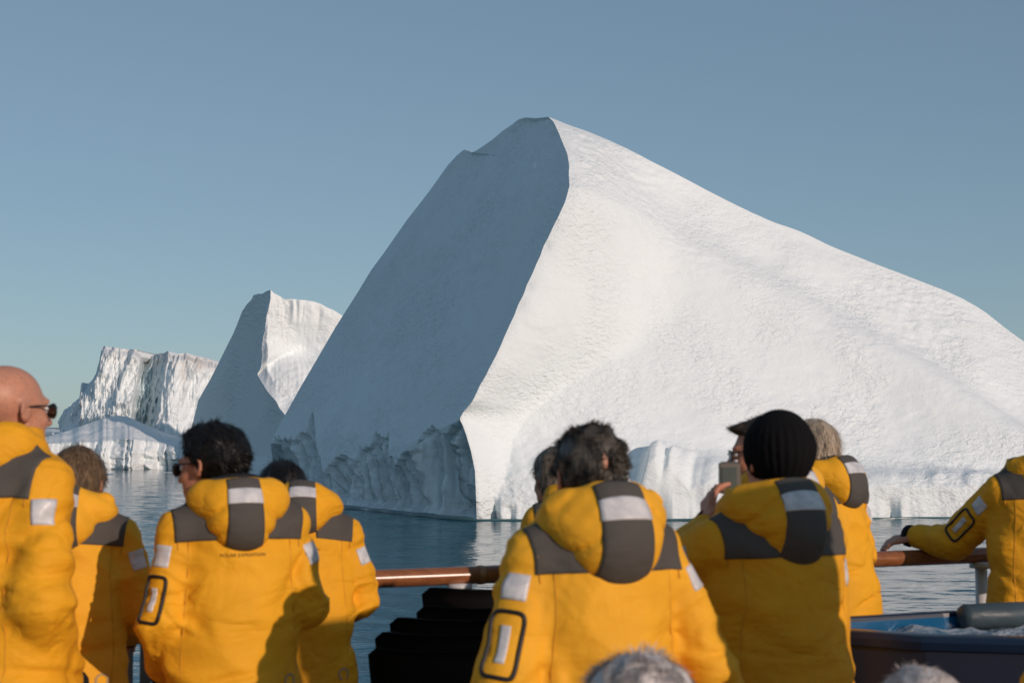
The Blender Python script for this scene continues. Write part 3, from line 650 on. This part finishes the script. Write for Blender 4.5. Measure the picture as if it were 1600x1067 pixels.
def strands(V, Fc, n, length, comb, lift, seed, gravity=.3, width=.0022, jit=.35, clump=0):
    r = np.random.default_rng(seed); f = Fc[r.integers(0, len(Fc), n)]; w_ = r.dirichlet(np.ones(4), n)[..., None]
    p = (V[f] * w_).sum(1); nr = np.cross(V[f[:, 1]] - V[f[:, 0]], V[f[:, 2]] - V[f[:, 0]]); nr /= np.linalg.norm(nr, axis=1)[:, None] + 1e-9
    if ((nr * (p - V.mean(0))).sum(1)).mean() < 0: nr = -nr
    c = comb(p) if callable(comb) else np.tile(np.asarray(comb, float), (n, 1)); c = c - nr * (c * nr).sum(1)[:, None]
    c += r.normal(0, jit, (n, 3)); 
    if clump: c += 1.2 * np.stack([vn(p * clump, 5), vn(p * clump, 6), vn(p * clump, 7)], -1)
    c /= np.linalg.norm(c, axis=1)[:, None] + 1e-9
    L_ = length * r.uniform(.5, 1.15, n)[:, None]; d = c + nr * lift; d /= np.linalg.norm(d, axis=1)[:, None]
    sd = np.cross(d, nr); sd /= np.linalg.norm(sd, axis=1)[:, None] + 1e-9; pts_ = [p - nr * .004]; q = p.copy()
    for k in range(3):
        q = q + d * L_ / 3; d = d + np.array([0, 0, -gravity]) * .33 + c * .15; d /= np.linalg.norm(d, axis=1)[:, None]; pts_.append(q.copy())
    W_ = [width, width * .9, width * .6, width * .1]; vv = np.stack([np.stack([pts_[k] - sd * W_[k], pts_[k] + sd * W_[k]], 1) for k in range(4)], 1).reshape(-1, 3)
    b = np.arange(n)[:, None] * 8; fq = np.concatenate([np.concatenate([b + 2 * k, b + 2 * k + 1, b + 2 * k + 3, b + 2 * k + 2], 1) for k in range(3)])
    return vv, fq
def rot_to(dirv):
    return np.asarray(dirv, float) / np.linalg.norm(dirv)

def person(label, X, Y, hgt=1.72, yaw=0, lean=0, head=(0, 0, 0), hair=None, hat=False, glasses=None, armL=((-.30, -.04, 1.13), (-.24, .17, 1.02)), armR=((.30, -.04, 1.13), (.24, .17, 1.02)),
           text=False, logo=False, seated=False, skin='skin', seed=1, hj=.0085, fit=1.0, hood=1.0, group='passengers in yellow parkas', handL=None, handR=None, hoff=(0, 0), hood_up=.022, collar=0, top=None):
    root = empty('person', (X, Y, 0), yaw); tagt(root, label, 'person', group)
    lean = R(lean); zo = -.44 if seated else 0.
    def bend(V):
        V = np.asarray(V, float).reshape(-1, 3).copy(); th = lean * smooth(.80, 1.15, V[:, 2]); z = V[:, 2] - .95; y = V[:, 1].copy()
        V[:, 1] = y * np.cos(th) + z * np.sin(th); V[:, 2] = .95 + z * np.cos(th) - y * np.sin(th) + zo; return V
    def part(name, V, Fc, mat, parent=None, **k):
        if mat == 'yellow': mat = 'yellow%d' % (seed % 3)
        return mesh(name, bend(V), Fc, M[mat], parent or root, **k)
    HR = head_T(*[R(a) for a in head]); hofs = np.array([hoff[0], hoff[1], hoff[2] if len(hoff) > 2 else 0.])
    def to_head(p): return ((p - PIV - hofs) @ HR) / HS - HC
    def from_head(q): return ((np.asarray(q, float) + HC) * HS) @ HR.T + PIV + hofs
    tz = {'curly': .020, 'full': .024, 'fluffy': .022}.get(hair[0], .012) if hair else (.014 if hat else 0)
    if top is not None: hgt = 1.72 * float(at(800., top, Y)[2]) / bend(from_head(np.array([[0, -.014, .118 + tz]])))[0, 2]
    root.scale = (hgt / 1.72,) * 3
    sh = {-1: np.array([-.148, -.012, 1.362]), 1: np.array([.148, -.012, 1.362])}
    arms = {-1: [sh[-1], fix(armL[0]), fix(armL[1])], 1: [sh[1], fix(armR[0]), fix(armR[1])]}
    hp = []
    for s, hd in ((-1, handL), (1, handR)):
        e, w_ = arms[s][1], arms[s][2]; dr = w_ - e; dr /= np.linalg.norm(dr)
        hp += hand_prims(w_ + dr * .015, dr if hd is None else hd[0], (0, 0, -1) if hd is None else hd[1], s, .55 if hd is None else hd[2])
    legs = [((s * .085, 0, .92), (s * .115, .42, .93) if seated else (s * .115, .015, .50), (s * .12, .44, .52) if seated else (s * .125, -.01, .10)) for s in (-1, 1)]
    def body(p):
        d = torso(p, -.04, -.04); d = np.maximum(d, np.maximum(p[:, 2] - 1.46, .84 - p[:, 2]))
        d = su(d, cone(p, (0, -.02, 1.40), tuple(from_head(np.array([0, -.022, -.07]))), .062, .054), .03)
        for s in (-1, 1):
            a, b, c = arms[s]; d = su(d, cone(p, (s * .06, -.01, 1.40), a, .040, .040), .03); d = su(d, cone(p, a, b, .034, .030), .02); d = su(d, cone(p, b, c, .030, .025), .015)
        for a, b, ra, rb in hp: d = su(d, cone(p, tuple(a), tuple(b), ra, rb), .006)
        for hi_, kn, an in legs:
            d = su(d, cone(p, hi_, kn, .085, .055), .03); d = su(d, cone(p, kn, an, .055, .038), .02)
            d = su(d, cone(p, an, (an[0], an[1] + .12, an[2] - .05), .036, .03), .02)
        return su(d, head_sdf(to_head(p)) * HS, .012)
    hiy = .62 if seated else .45
    ext = [np.array(q) for a in arms.values() for q in a] + [np.array(q[1]) for q in hp]; ex = np.array(ext)
    lo = np.minimum(ex.min(0) - .10, [-.32, -.26, .0]); hi_b = np.maximum(ex.max(0) + .10, [.32, .34, 1.80])
    lo[2] = .0 if not seated else .40; hi_b[1] = max(hi_b[1], .66 if seated else .25)
    V, Fc = sdf_mesh(body, lo, hi_b, .0072 if hj < .008 else .009); bo = part('body', V, Fc, skin)
    # trousers and boots
    def trous(p):
        d = np.maximum(torso(p, -.05, -.045), np.maximum(p[:, 2] - 1.0, .84 - p[:, 2]))
        for hi_, kn, an in legs:
            d = su(d, cone(p, hi_, kn, .080, .076), .03); d = su(d, cone(p, kn, (an[0], an[1], an[2] + .03), .076, .068), .02)
        return d + .006 * vn(p * 14, seed)
    V, Fc = sdf_mesh(trous, (-.32, -.28, .06), (.32, .62, 1.08), .017); part('trousers', V, Fc, 'navy')
    for hi_, kn, an in legs:
        def boot(p, an=an):
            d = cone(p, (an[0], an[1] - .01, an[2] + .02), (an[0], an[1], an[2] + .14), .055, .058); d = su(d, cone(p, (an[0], an[1] - .02, an[2] - .04), (an[0], an[1] + .15, an[2] - .045), .05, .045), .03)
            return np.maximum(d, an[2] - .10 - p[:, 2])
        V, Fc = sdf_mesh(boot, (an[0] - .12, an[1] - .12, an[2] - .14), (an[0] + .12, an[1] + .26, an[2] + .24), .012); part('boot', V, Fc, 'lining')
    # jacket
    ph = seed * 3.1
    def jacket(p):
        d = torso(p, (fit - 1) * .19, (fit - 1) * .14); d = np.maximum(d, np.maximum(p[:, 2] - 1.50, (.52 if not seated else .80) - p[:, 2]))
        d = d * 1.0
        for s in (-1, 1):
            a, b, c = arms[s]
            d = su(d, cone(p, (s * .045, -.012, 1.425), a, .058, .060), .04)
            d = su(d, cone(p, a, b, .062 * fit, .060 * fit), .022); d = su(d, cone(p, b, c, .062 * fit, .050), .02)
        z = p[:, 2]
        q = p + ph
        n1 = vn(q * [3.5, 3.5, 13], 1) ; w1 = smooth(1.25, 1.05, z) * .45 + .2
        d = d - .0075 * (1 - 2 * np.abs(n1)) * w1 - .004 * vn(q * [7, 7, 16], 2)
        cz = vn(np.stack([q[:, 0] * 2.6 + vn(q * 4, 11) * .5, q[:, 1] * 2.6, z * 11 + vn(q * 3, 12) * .9], -1), 13); d = d + .014 * np.exp(-(cz / .15) ** 2) * smooth(1.22, 1.02, z) * smooth(-.2, .3, vn(q * [4, 4, 3], 14))
        cd = vn(np.stack([q[:, 0] * 7 - np.sign(p[:, 0]) * z * 4.5, q[:, 1] * 3, z * 2.2], -1), 15); d = d + .012 * np.exp(-(cd / .16) ** 2) * smooth(.05, .13, np.abs(p[:, 0])) * smooth(1.42, 1.32, z)
        dg = vn(np.stack([q[:, 0] * 5 + z * 7, q[:, 1] * 5, z * 4 - q[:, 0] * 4], -1), 3); d = d - .007 * (1 - 2.2 * np.abs(dg)) * smooth(1.42, 1.3, z)
        for s in (-1, 1):
            a, b, c = arms[s]; de = np.sqrt(((p - b) ** 2).sum(-1)); da = np.abs(cone(p, a, b, 0, 0)); ax = (b - a) / np.linalg.norm(b - a)
            tt = (p - a) @ ax; wr = smooth(.25, .05, de)
            r_ = 1 - 2 * np.abs(vn(np.stack([tt * 17 + vn(q * 5, 8), q[:, 0] * 5, q[:, 2] * 3 + q[:, 1] * 5], -1), 4)); d = d - (.010 * wr + .007 * smooth(.14, .10, da)) * (r_ - .9 * np.exp(-((r_ - .9) / .2) ** 2)) * smooth(.17, .10, np.minimum(da, np.abs(cone(p, b, c, 0, 0))))
        # hollow at the neck
        d = ssub(d, ell(p, (0, .012, 1.52), (.072, .078, .07)), .01)
        return d
    lo = np.minimum(np.array([a for q in arms.values() for a in q]).min(0) - .13, [-.30, -.24, .48]); hi_ = np.maximum(np.array([a for q in arms.values() for a in q]).max(0) + .13, [.34, .26, 1.56])
    V, Fc = sdf_mesh(jacket, lo, hi_, hj); jo = part('jacket', V, Fc, 'yellow')
    bv = BVHTree.FromPolygons(V.tolist(), Fc.tolist())
    for s in (-1, 1):
        b, c = arms[s][1:]; ax = rot_to(c - b); e = c + ax * .055
        m_ = MB().tube([tuple(c + ax * (.048 - .004)), tuple(c + ax * .062), tuple(c + ax * .068)], [.048, .046, .040], 16); part('cuff', m_.v, m_.f, 'lining', jo)
    # collar
    def coll(p):
        r_ = ell(p * [1, 1, 0], (0, .012, 0), (.076, .084, 1)); zt = 1.472 + .045 * smooth(.03, -.08, p[:, 1]) + collar
        return np.maximum(np.abs(r_) - .011, np.maximum(p[:, 2] - zt, 1.44 - p[:, 2]))
    V2, F2 = sdf_mesh(coll, (-.13, -.13, 1.40), (.13, .15, 1.66), .0065); part('collar', V2, F2, 'lining', jo)
    # hood lying on the back
    hs = hood
    def hoodf(p):
        q = p.copy(); up = hood_up
        d = ell(q, (0, -.090, 1.425 + up), np.array([.094, .060, .076]) * hs)
        d = su(d, ell(q, (0, -.112, 1.375 + up), np.array([.058, .046, .066]) * hs), .05)
        for s in (-1, 1):
            d = su(d, cone(q, (s * .02, -.105, 1.372 + up), (s * (.062 + .030 * hs), -.045, 1.440 + up * .6), .050 * hs, .036), .07); d = su(d, cone(q, (s * (.062 + .030 * hs), -.045, 1.440 + up * .6), (s * .090, .012, 1.436 + up * .2), .036, .030), .06); d = su(d, cone(q, (s * .094, .01, 1.438 + up * .2), (s * .055, .09, 1.405), .032, .022), .04)
        d = ssub(d, ell(q, (0, -.02, 1.535 + up), (.086, .092, .080)), .02)
        n_ = q + ph
        cv_ = vn(np.stack([n_[:, 0] * 3, n_[:, 1] * 3, (n_[:, 2] + np.abs(p[:, 0]) * .75 * hs) * 15], -1), 6); d = d + .008 * np.exp(-(cv_ / .2) ** 2) * smooth(.035, .07, np.abs(p[:, 0])) - .004 * vn(n_ * 14, 7)
        return d
    V3, F3 = sdf_mesh(hoodf, (-.24, -.32, 1.16), (.24, .20, 1.68), .0075); ho = part('hood', V3, F3, 'yellow')
    hv = BVHTree.FromPolygons(V3.tolist(), F3.tolist())
    def patch(name, bvh, fn, n, m, mat, parent, off=.003):
        G = np.zeros((n + 2, m + 2, 3))
        for i in range(n + 2):
            for j in range(m + 2):
                si = min(max((i - 1) / (n - 1), 0), 1); tj = min(max((j - 1) / (m - 1), 0), 1); o, d = fn(si, tj); o = Vector(o); d = Vector(d).normalized()
                h_ = bvh.ray_cast(o, d)
                if h_[0] is None:
                    h_ = bvh.find_nearest(o + d * .3)
                nn = h_[1]; nn = nn if nn.dot(d) < 0 else -nn
                edge_ = i in (0, n + 1) or j in (0, m + 1); G[i, j] = h_[0] + (nn * .6 - d * .4) * (off if not edge_ else -.004)
        return part(name, G, gridf(n + 2, m + 2), mat, parent)
    hcz = 1.405 + hood_up
    def stripe(f0, f1, w0, w1):
        def fn(s, t):
            ph_ = R(f0 + (f1 - f0) * t); x = (s * 2 - 1) * (w0 + (w1 - w0) * t) * hs; dr = Vector((0, -math.cos(ph_), math.sin(ph_))); c = Vector((x, -.080, hcz)); return c + dr * .5, -dr
        return fn
    sp = patch('hood_panel', hv, stripe(66, -62, .044, .050), 14, 40, 'grey', ho)
    patch('reflective_band', hv, stripe(40, 11, .0445, .047), 12, 14, 'tape', sp, .0055)
    # grey shoulder yoke
    for s in (-1, 1):
        def yk(a, t, s=s):
            ph_ = R(-7 + 90 * t); i0 = .05 - .02 * t; x = s * (i0 + (.158 - i0) * a); zc = 1.352 - .012 * a; dr = Vector((s * .25 * a, -math.cos(ph_), math.sin(ph_))).normalized(); c = Vector((x, -.01, zc)); return c + dr * .5, -dr
        patch('shoulder_panel', bv, yk, 16, 20, 'grey', jo)
    # sleeve patches
    for s in (-1, 1):
        a, b, c = arms[s]; ax = Vector(rot_to(b - a)); L_ = (Vector(b) - Vector(a)).length
        o = Vector((s * .72, -.69, .12)); o = (o - ax * o.dot(ax)).normalized(); sd = ax.cross(o)
        def cyl(l0, l1, w_):
            def fn(u, t):
                an = (u * 2 - 1) * w_; dr = o * math.cos(an) + sd * math.sin(an); return Vector(a) + ax * (l0 + (l1 - l0) * t) + dr * .4, -dr
            return fn
        patch('sleeve_patch', bv, cyl(.05, .108, .42), 9, 9, 'tape', jo)
        if s == -1:
            l0, l1, w_ = .135, min(.275, L_ + .02), .52; path = []
            fn = cyl(l0, l1, w_); rc = .16
            for k in range(56):
                an = 2 * math.pi * k / 56; cx = math.copysign(abs(math.cos(an)) ** .32, math.cos(an)); cy = math.copysign(abs(math.sin(an)) ** .32, math.sin(an))
                og, d_ = fn(.5 + .5 * cx, .5 + .5 * cy); h_ = bv.ray_cast(og, d_)
                if h_[0] is None: h_ = bv.find_nearest(og + d_ * .32)
                path.append(h_[0] - d_ * .002)
            m_ = MB().tube(path, .0052, 6, True); part('pocket_piping', m_.v, m_.f, 'black', jo)
            patch('pocket_tag', bv, cyl(l0 + .03, l1 - .03, .15), 7, 12, 'tape', jo)
    # lettering
    def letter(name, body_txt, x0, z0, size, mat, extra=None):
        cu = bpy.data.curves.new('t', 'FONT'); cu.body = body_txt; cu.size = size; cu.align_x = 'CENTER'; cu.resolution_u = 3; cu.space_character = 1.08
        to = bpy.data.objects.new('t', cu); COL.objects.link(to); dg = bpy.context.evaluated_depsgraph_get(); me = bpy.data.meshes.new_from_object(to.evaluated_get(dg))
        vv = [v_.co.copy() for v_ in me.vertices]; ff = [tuple(p_.vertices) for p_ in me.polygons]; bpy.data.objects.remove(to); bpy.data.meshes.remove(me)
        if extra: vv, ff = extra
        out = []
        for v_ in vv:
            h_ = bv.ray_cast(Vector((x0 + v_.x, -.8, z0 + v_.y)), Vector((0, 1, 0))); q = h_[0] if h_[0] else Vector((x0 + v_.x, -.2, z0 + v_.y)); out.append(q + Vector((0, -.003, 0)))
        part(name, np.array(out), ff, mat, jo, smooth_=False)
    if text: letter('lettering', 'POLAR EXPEDITION', .0, 1.292, .0128, 'print')
    if logo:
        vv = []; ff = []; n = 40
        for k in range(n + 1):
            an = R(-60) + R(318) * k / n
            for r_ in (.0125, .0185): vv.append(Vector((r_ * math.cos(an), r_ * math.sin(an), 0)))
        ff = [(2 * k, 2 * k + 1, 2 * k + 3, 2 * k + 2) for k in range(n)]
        letter('emblem', 'o', logo[0], logo[1], .03, 'print_grey', (vv, ff))
    # seams
    for s in (-1, 1):
        path = []
        for k in range(24):
            ph_ = R(2 + 88 * k / 23); dr = Vector((s * .12, -math.cos(ph_), math.sin(ph_))).normalized(); c_ = Vector((s * .158, -.01, 1.31)); h_ = bv.ray_cast(c_ + dr * .5, -dr)
            if h_[0]: path.append(h_[0] - (-dr) * .0005)
        if len(path) > 4: m_ = MB().tube(path, .0022, 5); part('armhole_seam', m_.v, m_.f, 'seam', jo)
        path = []
        for k in range(30):
            z_ = 1.34 - .75 * k / 29; h_ = bv.ray_cast(Vector((s * (.138 + .02 * smooth(1.3, 1.0, z_)), -.6, z_)), Vector((0, 1, 0)))
            if h_[0]: path.append(h_[0] + Vector((0, -.0002, 0)))
        if len(path) > 4: m_ = MB().tube(path, .0014, 5); part('back_seam', m_.v, m_.f, 'seam', jo)
    # head wear
    if hair:
        kind, mat = hair; sd_ = seed + 50
        def hf(q):
            t = {'short': .008, 'full': .012, 'curly': .010, 'bob': .010, 'long': .012, 'quiff': .008, 'fluffy': .014}[kind]
            d = ell(q, (0, -.016, .034), (.077 + t, .098 + t, .086 + t))
            cut = q[:, 1] - (.012 + .75 * (q[:, 2] + .0)).clip(-.02 if kind not in ('bob', 'long') else .0, .085)      # hairline
            low = {'short': -.055, 'full': -.062, 'curly': -.07, 'quiff': -.05, 'fluffy': -.06, 'bob': -.2, 'long': -.3}[kind] + .35 * (q[:, 1] + .03).clip(0, .2) - q[:, 2]
            if kind in ('bob', 'long'):
                ln = -.085 if kind == 'bob' else -.12
                e = ell(q, (0, -.045, -.035), (.080, .066, .085 - ln * .3)); d = su(d, e, .04); low = np.full(len(q), ln - .055) - q[:, 2]; cut = q[:, 1] - (.02 + .6 * (q[:, 2] - .0)).clip(.022, .085)
            d = -su(-d, -cut, .02); d = -su(-d, -low, .015)
            if kind == 'full': d = su(d, ell(q, (0, .03, .098), (.064, .058, .022)), .03)
            if kind == 'quiff': d = su(d, ell(q, (0, .070, .088), (.045, .034, .016)), .03)
            if kind == 'curly': d = ssub(d, ell(q, (-.004, -.122, .018), (.008, .022, .026)), .016)
            am = {'curly': .006, 'fluffy': .006, 'full': .005}.get(kind, .003)
            return d - am * vn(q * 38 + sd_, 3) - am * .8 * vn(q * [70, 70, 30] + sd_, 4)
        Vh, Fh = sdf_mesh(hf, (-.15, -.17, -.26), (.15, .16, .18), .0066)
        cmb = {'quiff': (.2, 1, .3)}.get(kind, None)
        if kind in ('bob', 'long'): cmb = (lambda p: np.stack([p[:, 0] * 9, (p[:, 1] + .03) * 7, -.7 + 0 * p[:, 0]], -1))
        if cmb is None: cmb = (lambda p: np.stack([p[:, 0] * 2, -.06 + 0 * p[:, 0] + p[:, 1] * 1.5, -.10 + 0 * p[:, 0]], -1) * 6)
        nS, ln, lf, gv, cl_ = {'short': (6000, .024, .02, .2, 0), 'full': (8000, .028, .06, .3, 0), 'curly': (8000, .022, .18, .2, 40), 'bob': (3600, .05, .02, .5, 0), 'long': (3800, .07, .02, .5, 0), 'quiff': (2600, .026, .15, .1, 0), 'fluffy': (9000, .024, .16, .2, 30)}[kind]
        sv, sf = strands(Vh, Fh, nS, ln, cmb, lf, sd_, gv, .0011, .12 if kind in ('bob', 'long') else .2, cl_)
        part('hair', from_head(np.concatenate([Vh, sv])), np.concatenate([Fh, sf + len(Vh)]), mat)
    if hat:
        def bf(q):
            d = ell(q, (0, -.014, .030), (.094, .114, .108)); d = np.maximum(d, -.062 + .25 * (q[:, 1] + .05).clip(-.05, .2) - q[:, 2]); d = np.maximum(d, q[:, 1] - (.09 + .6 * (q[:, 2])).clip(.04, .2))
            return d - .0025 * vn(q * 22 + 3, 1) - .0026 * np.sin(np.arctan2(q[:, 0], q[:, 1] + .014) * 30) * smooth(.125, .05, q[:, 2])
        Vh, Fh = sdf_mesh(bf, (-.14, -.17, -.12), (.14, .16, .18), .006); part('knit_hat', from_head(Vh), Fh, 'knit')
    if glasses:
        b = MB()
        for s in (-1, 1):
            b.tube([(s * .068, .096, .006), (s * .077, .07, .010), (s * .081, .03, .010), (s * .080, -.005, .006), (s * .078, -.022, -.012)], .0024, 6)
            ring_ = [(s * .034 + .027 * math.cos(a_), .109 - .010 * abs(math.cos(a_)) * (1 if math.cos(a_) * s > 0 else 0), -.002 + .019 * math.sin(a_)) for a_ in np.linspace(0, 2 * math.pi, 20, endpoint=False)]
            b.tube(ring_, .0022, 6, True)
        b.tube([(-.009, .112, .004), (0, .114, .007), (.009, .112, .004)], .002, 6)
        go = part('glasses', from_head(np.array(b.v)), b.f, 'black')
        for s in (-1, 1):
            lv = [(s * .034, .111, -.002)] + [(s * .034 + .026 * math.cos(a_), .108 - .010 * abs(math.cos(a_)) * (1 if math.cos(a_) * s > 0 else 0), -.002 + .018 * math.sin(a_)) for a_ in np.linspace(0, 2 * math.pi, 20, endpoint=False)]
            lf_ = [(0, 1 + k, 1 + (k + 1) % 20) for k in range(20)]
            if glasses == 'sun': lv += [(x_, y_ - .006, z_) for x_, y_, z_ in lv]
            part('lens', from_head(np.array(lv)), lf_, 'lens' if glasses == 'sun' else 'clear', go)
    for s in (-1, 1):
        ev = MB(); uu_ = np.linspace(0, math.pi, 7); V_ = [(s * .031 + .0115 * math.sin(a_) * math.cos(b_), .083 + .0115 * math.sin(a_) * math.sin(b_), .002 + .0115 * math.cos(a_)) for a_ in uu_ for b_ in np.linspace(0, 2 * math.pi, 10, endpoint=False)]
        f_ = [(i * 10 + j, i * 10 + (j + 1) % 10, (i + 1) * 10 + (j + 1) % 10, (i + 1) * 10 + j) for i in range(6) for j in range(10)]
        part('eye', from_head(np.array(V_)), f_, 'eye')
    return root

def fx(px, Y): return (px - 800) / F * Y
FWD = ((-.215, .06, 1.15), (-.13, .28, 1.10)), ((.215, .06, 1.15), (.13, .28, 1.10))
person('bald man in yellow parka and dark sunglasses, head turned right', fx(-8, 3.75), 3.75, yaw=R(-24), lean=2, head=(-14, 2, 0), glasses='sun', skin='skin_bald', seed=1, top=568, fit=1.12, hj=.0075,
       armR=((.20, -.06, 1.11), (.10, .15, .90)), armL=((-.23, -.02, 1.13), (-.17, .2, 1.05)), hoff=(-.022, .02))
person('light brown haired passenger in yellow parka leaning on the rail beside the bald man', fx(108, 4.25), 4.25, yaw=R(6), lean=9, head=(-12, -10, 0), hair=('bob', 'h_brown'), seed=2, armL=FWD[0], armR=((.215, .02, 1.15), (.15, .26, 1.08)), logo=(.135, .95), top=700)
person('passenger with thick short black hair and dark glasses, parka back lettered, face in profile', fx(371, 4.0), 4.0, yaw=R(22), lean=3, head=(44, -3, 0), hair=('full', 'h_black'), glasses='sun', seed=3, text=True, logo=(.135, .955), top=655, hj=.0075,
       armL=((-.20, -.03, 1.13), (-.16, .17, .98)), armR=((.20, .0, 1.14), (.14, .21, 1.05)), hoff=(-.035, .02), fit=.96, hood_up=.012)
person('black haired passenger with bowed head in lettered yellow parka, bending over the railing', fx(474, 4.75), 4.75, yaw=R(8), lean=14, head=(32, -20, 0), hair=('bob', 'h_black'), seed=4, text=True, logo=(.145, .90), armL=FWD[0], armR=((.21, .05, 1.15), (.14, .28, 1.1)), hood_up=.05, top=728, hoff=(-.05, 0))
person('broad man with curly dark grey hair and a bald spot, back turned in yellow parka', fx(930, 3.22), 3.22, yaw=R(22), lean=2, head=(-4, -6, 0), hair=('curly', 'h_dgrey'), seed=5, hood=1.25, fit=1.08, top=658, hj=.0075, hoff=(.012, 0),
       armL=((-.225, -.05, 1.11), (-.225, .11, .93)), armR=((.262, -.05, 1.09), (.25, .11, .92)))
person('passenger with pale streaked dark hair, mostly hidden behind the curly haired man', fx(908, 5.2), 5.2, yaw=R(5), lean=10, head=(25, -8, 0), hair=('bob', 'h_streak'), seed=6, armL=FWD[0], armR=FWD[1], hj=.011, top=700, hoff=(-.07, 0))
person('passenger in black knit hat and yellow parka raising a compact camera', fx(1200, 3.6), 3.6, yaw=R(24), lean=2, head=(-6, -2, 0), hat=True, seed=7, hoff=(.062, .0, .03), hood=1.18, fit=1.1, top=643, hj=.0075,
       armL=((-.225, .15, 1.27), (.03, .34, 1.38)), armR=((.205, .08, 1.16), (.14, .31, 1.3)), handL=((.25, .25, .9), (.9, -.1, .1), .5))
person('man with clear glasses and swept dark hair in profile behind the black knit hat', fx(1212, 4.5), 4.5, yaw=R(25), lean=2, head=(54, -2, 0), hair=('quiff', 'h_dbrown'), glasses='clear', seed=8, armL=((-.20, .05, 1.14), (-.13, .26, 1.1)), armR=((.20, .05, 1.14), (.13, .26, 1.1)), hj=.011, hoff=(.0, 0), top=648)
person('passenger with pale blond hair in yellow parka beside the hot tub and the rail', fx(1296, 5.42), 5.42, yaw=R(38), lean=5, head=(-5, -5, 0), hair=('long', 'h_blond'), seed=9, armL=FWD[0], armR=((.215, .02, 1.16), (.07, .24, 1.14)), top=655)
person('passenger in yellow parka resting a long outstretched sleeve on the wooden handrail', fx(1622, 5.85), 5.85, 1.76, yaw=R(2), lean=5, fit=1.14, head=(0, -5, 0), hair=('short', 'h_dgrey'), seed=10, hoff=(.07, .0),
       armL=((-.28, .22, 1.165), (-.375, .345, 1.19)), armR=((.22, .05, 1.13), (.16, .28, 1.12)), handL=((-.9, .2, -.12), (0, .3, -1), .35))
person('seated passenger with fluffy grey white hair behind the curly haired man', fx(1000, 2.2), 2.2, yaw=R(0), head=(0, -4, 0), hair=('fluffy', 'h_white'), seed=11, seated=True, hj=.011, top=1018)
person('seated passenger with smooth white hair beside the hot tub', fx(1466, 2.6), 2.6, yaw=R(15), lean=4, head=(0, -6, 0), hair=('short', 'h_white'), seed=12, seated=True, hj=.011, top=1050)
person('standing passenger in yellow parka whose elbow reaches in by the hot tub', 1.215, 2.74, 1.80, yaw=R(20), head=(0, 0, 0), hat=True, seed=13, hj=.011, armL=((-.235, -.03, 1.13), (-.19, .18, .98)), armR=((.245, -.03, 1.13), (.19, .18, .98)))
def stool(x, y, z, label):
    root = empty('deck_stool', (x, y, 0), .1); tagt(root, label, 'stool', 'stools on the deck')
    MB().box((0, 0, z - .02), (.44, .42, .04), bev=.012).build('seat', M['bench'], root)
    for sx in (-1, 1):
        for sy in (-1, 1): MB().tube([(sx * .19, sy * .18, 0), (sx * .17, sy * .16, z - .04)], .018, 8).build('leg', M['steel'], root, True)
stool(fx(1000, 2.2), 2.2, .37, 'stool under the fluffy haired seated passenger'); stool(fx(1466, 2.6), 2.6, .345, 'stool under the smooth white haired seated passenger')
def compact_camera():
    p = at(1140., 746., 4.03); root = empty('compact_camera', tuple(p), R(6)); tagt(root, 'silver compact camera held up by the passenger in the black hat', 'camera')
    body_ = newmat('camera_body', (.13, .115, .10), .35, .5, .2); scr = newmat('camera_screen', (.085, .105, .10), .12)
    MB().box((0, 0, 0), (.058, .022, .090), bev=.006).build('body', body_, root)
    MB().box((-.004, -.0122, -.004), (.043, .003, .068), bev=.001).build('screen', scr, root)
    MB().tube([(0, .010, .0), (0, .030, .0)], .022, 18).build('lens', M['black'], root, True)
    MB().tube([(.018, 0, .044), (.018, 0, .050)], .006, 12).build('shutter_button', M['steel'], root, True)
compact_camera()
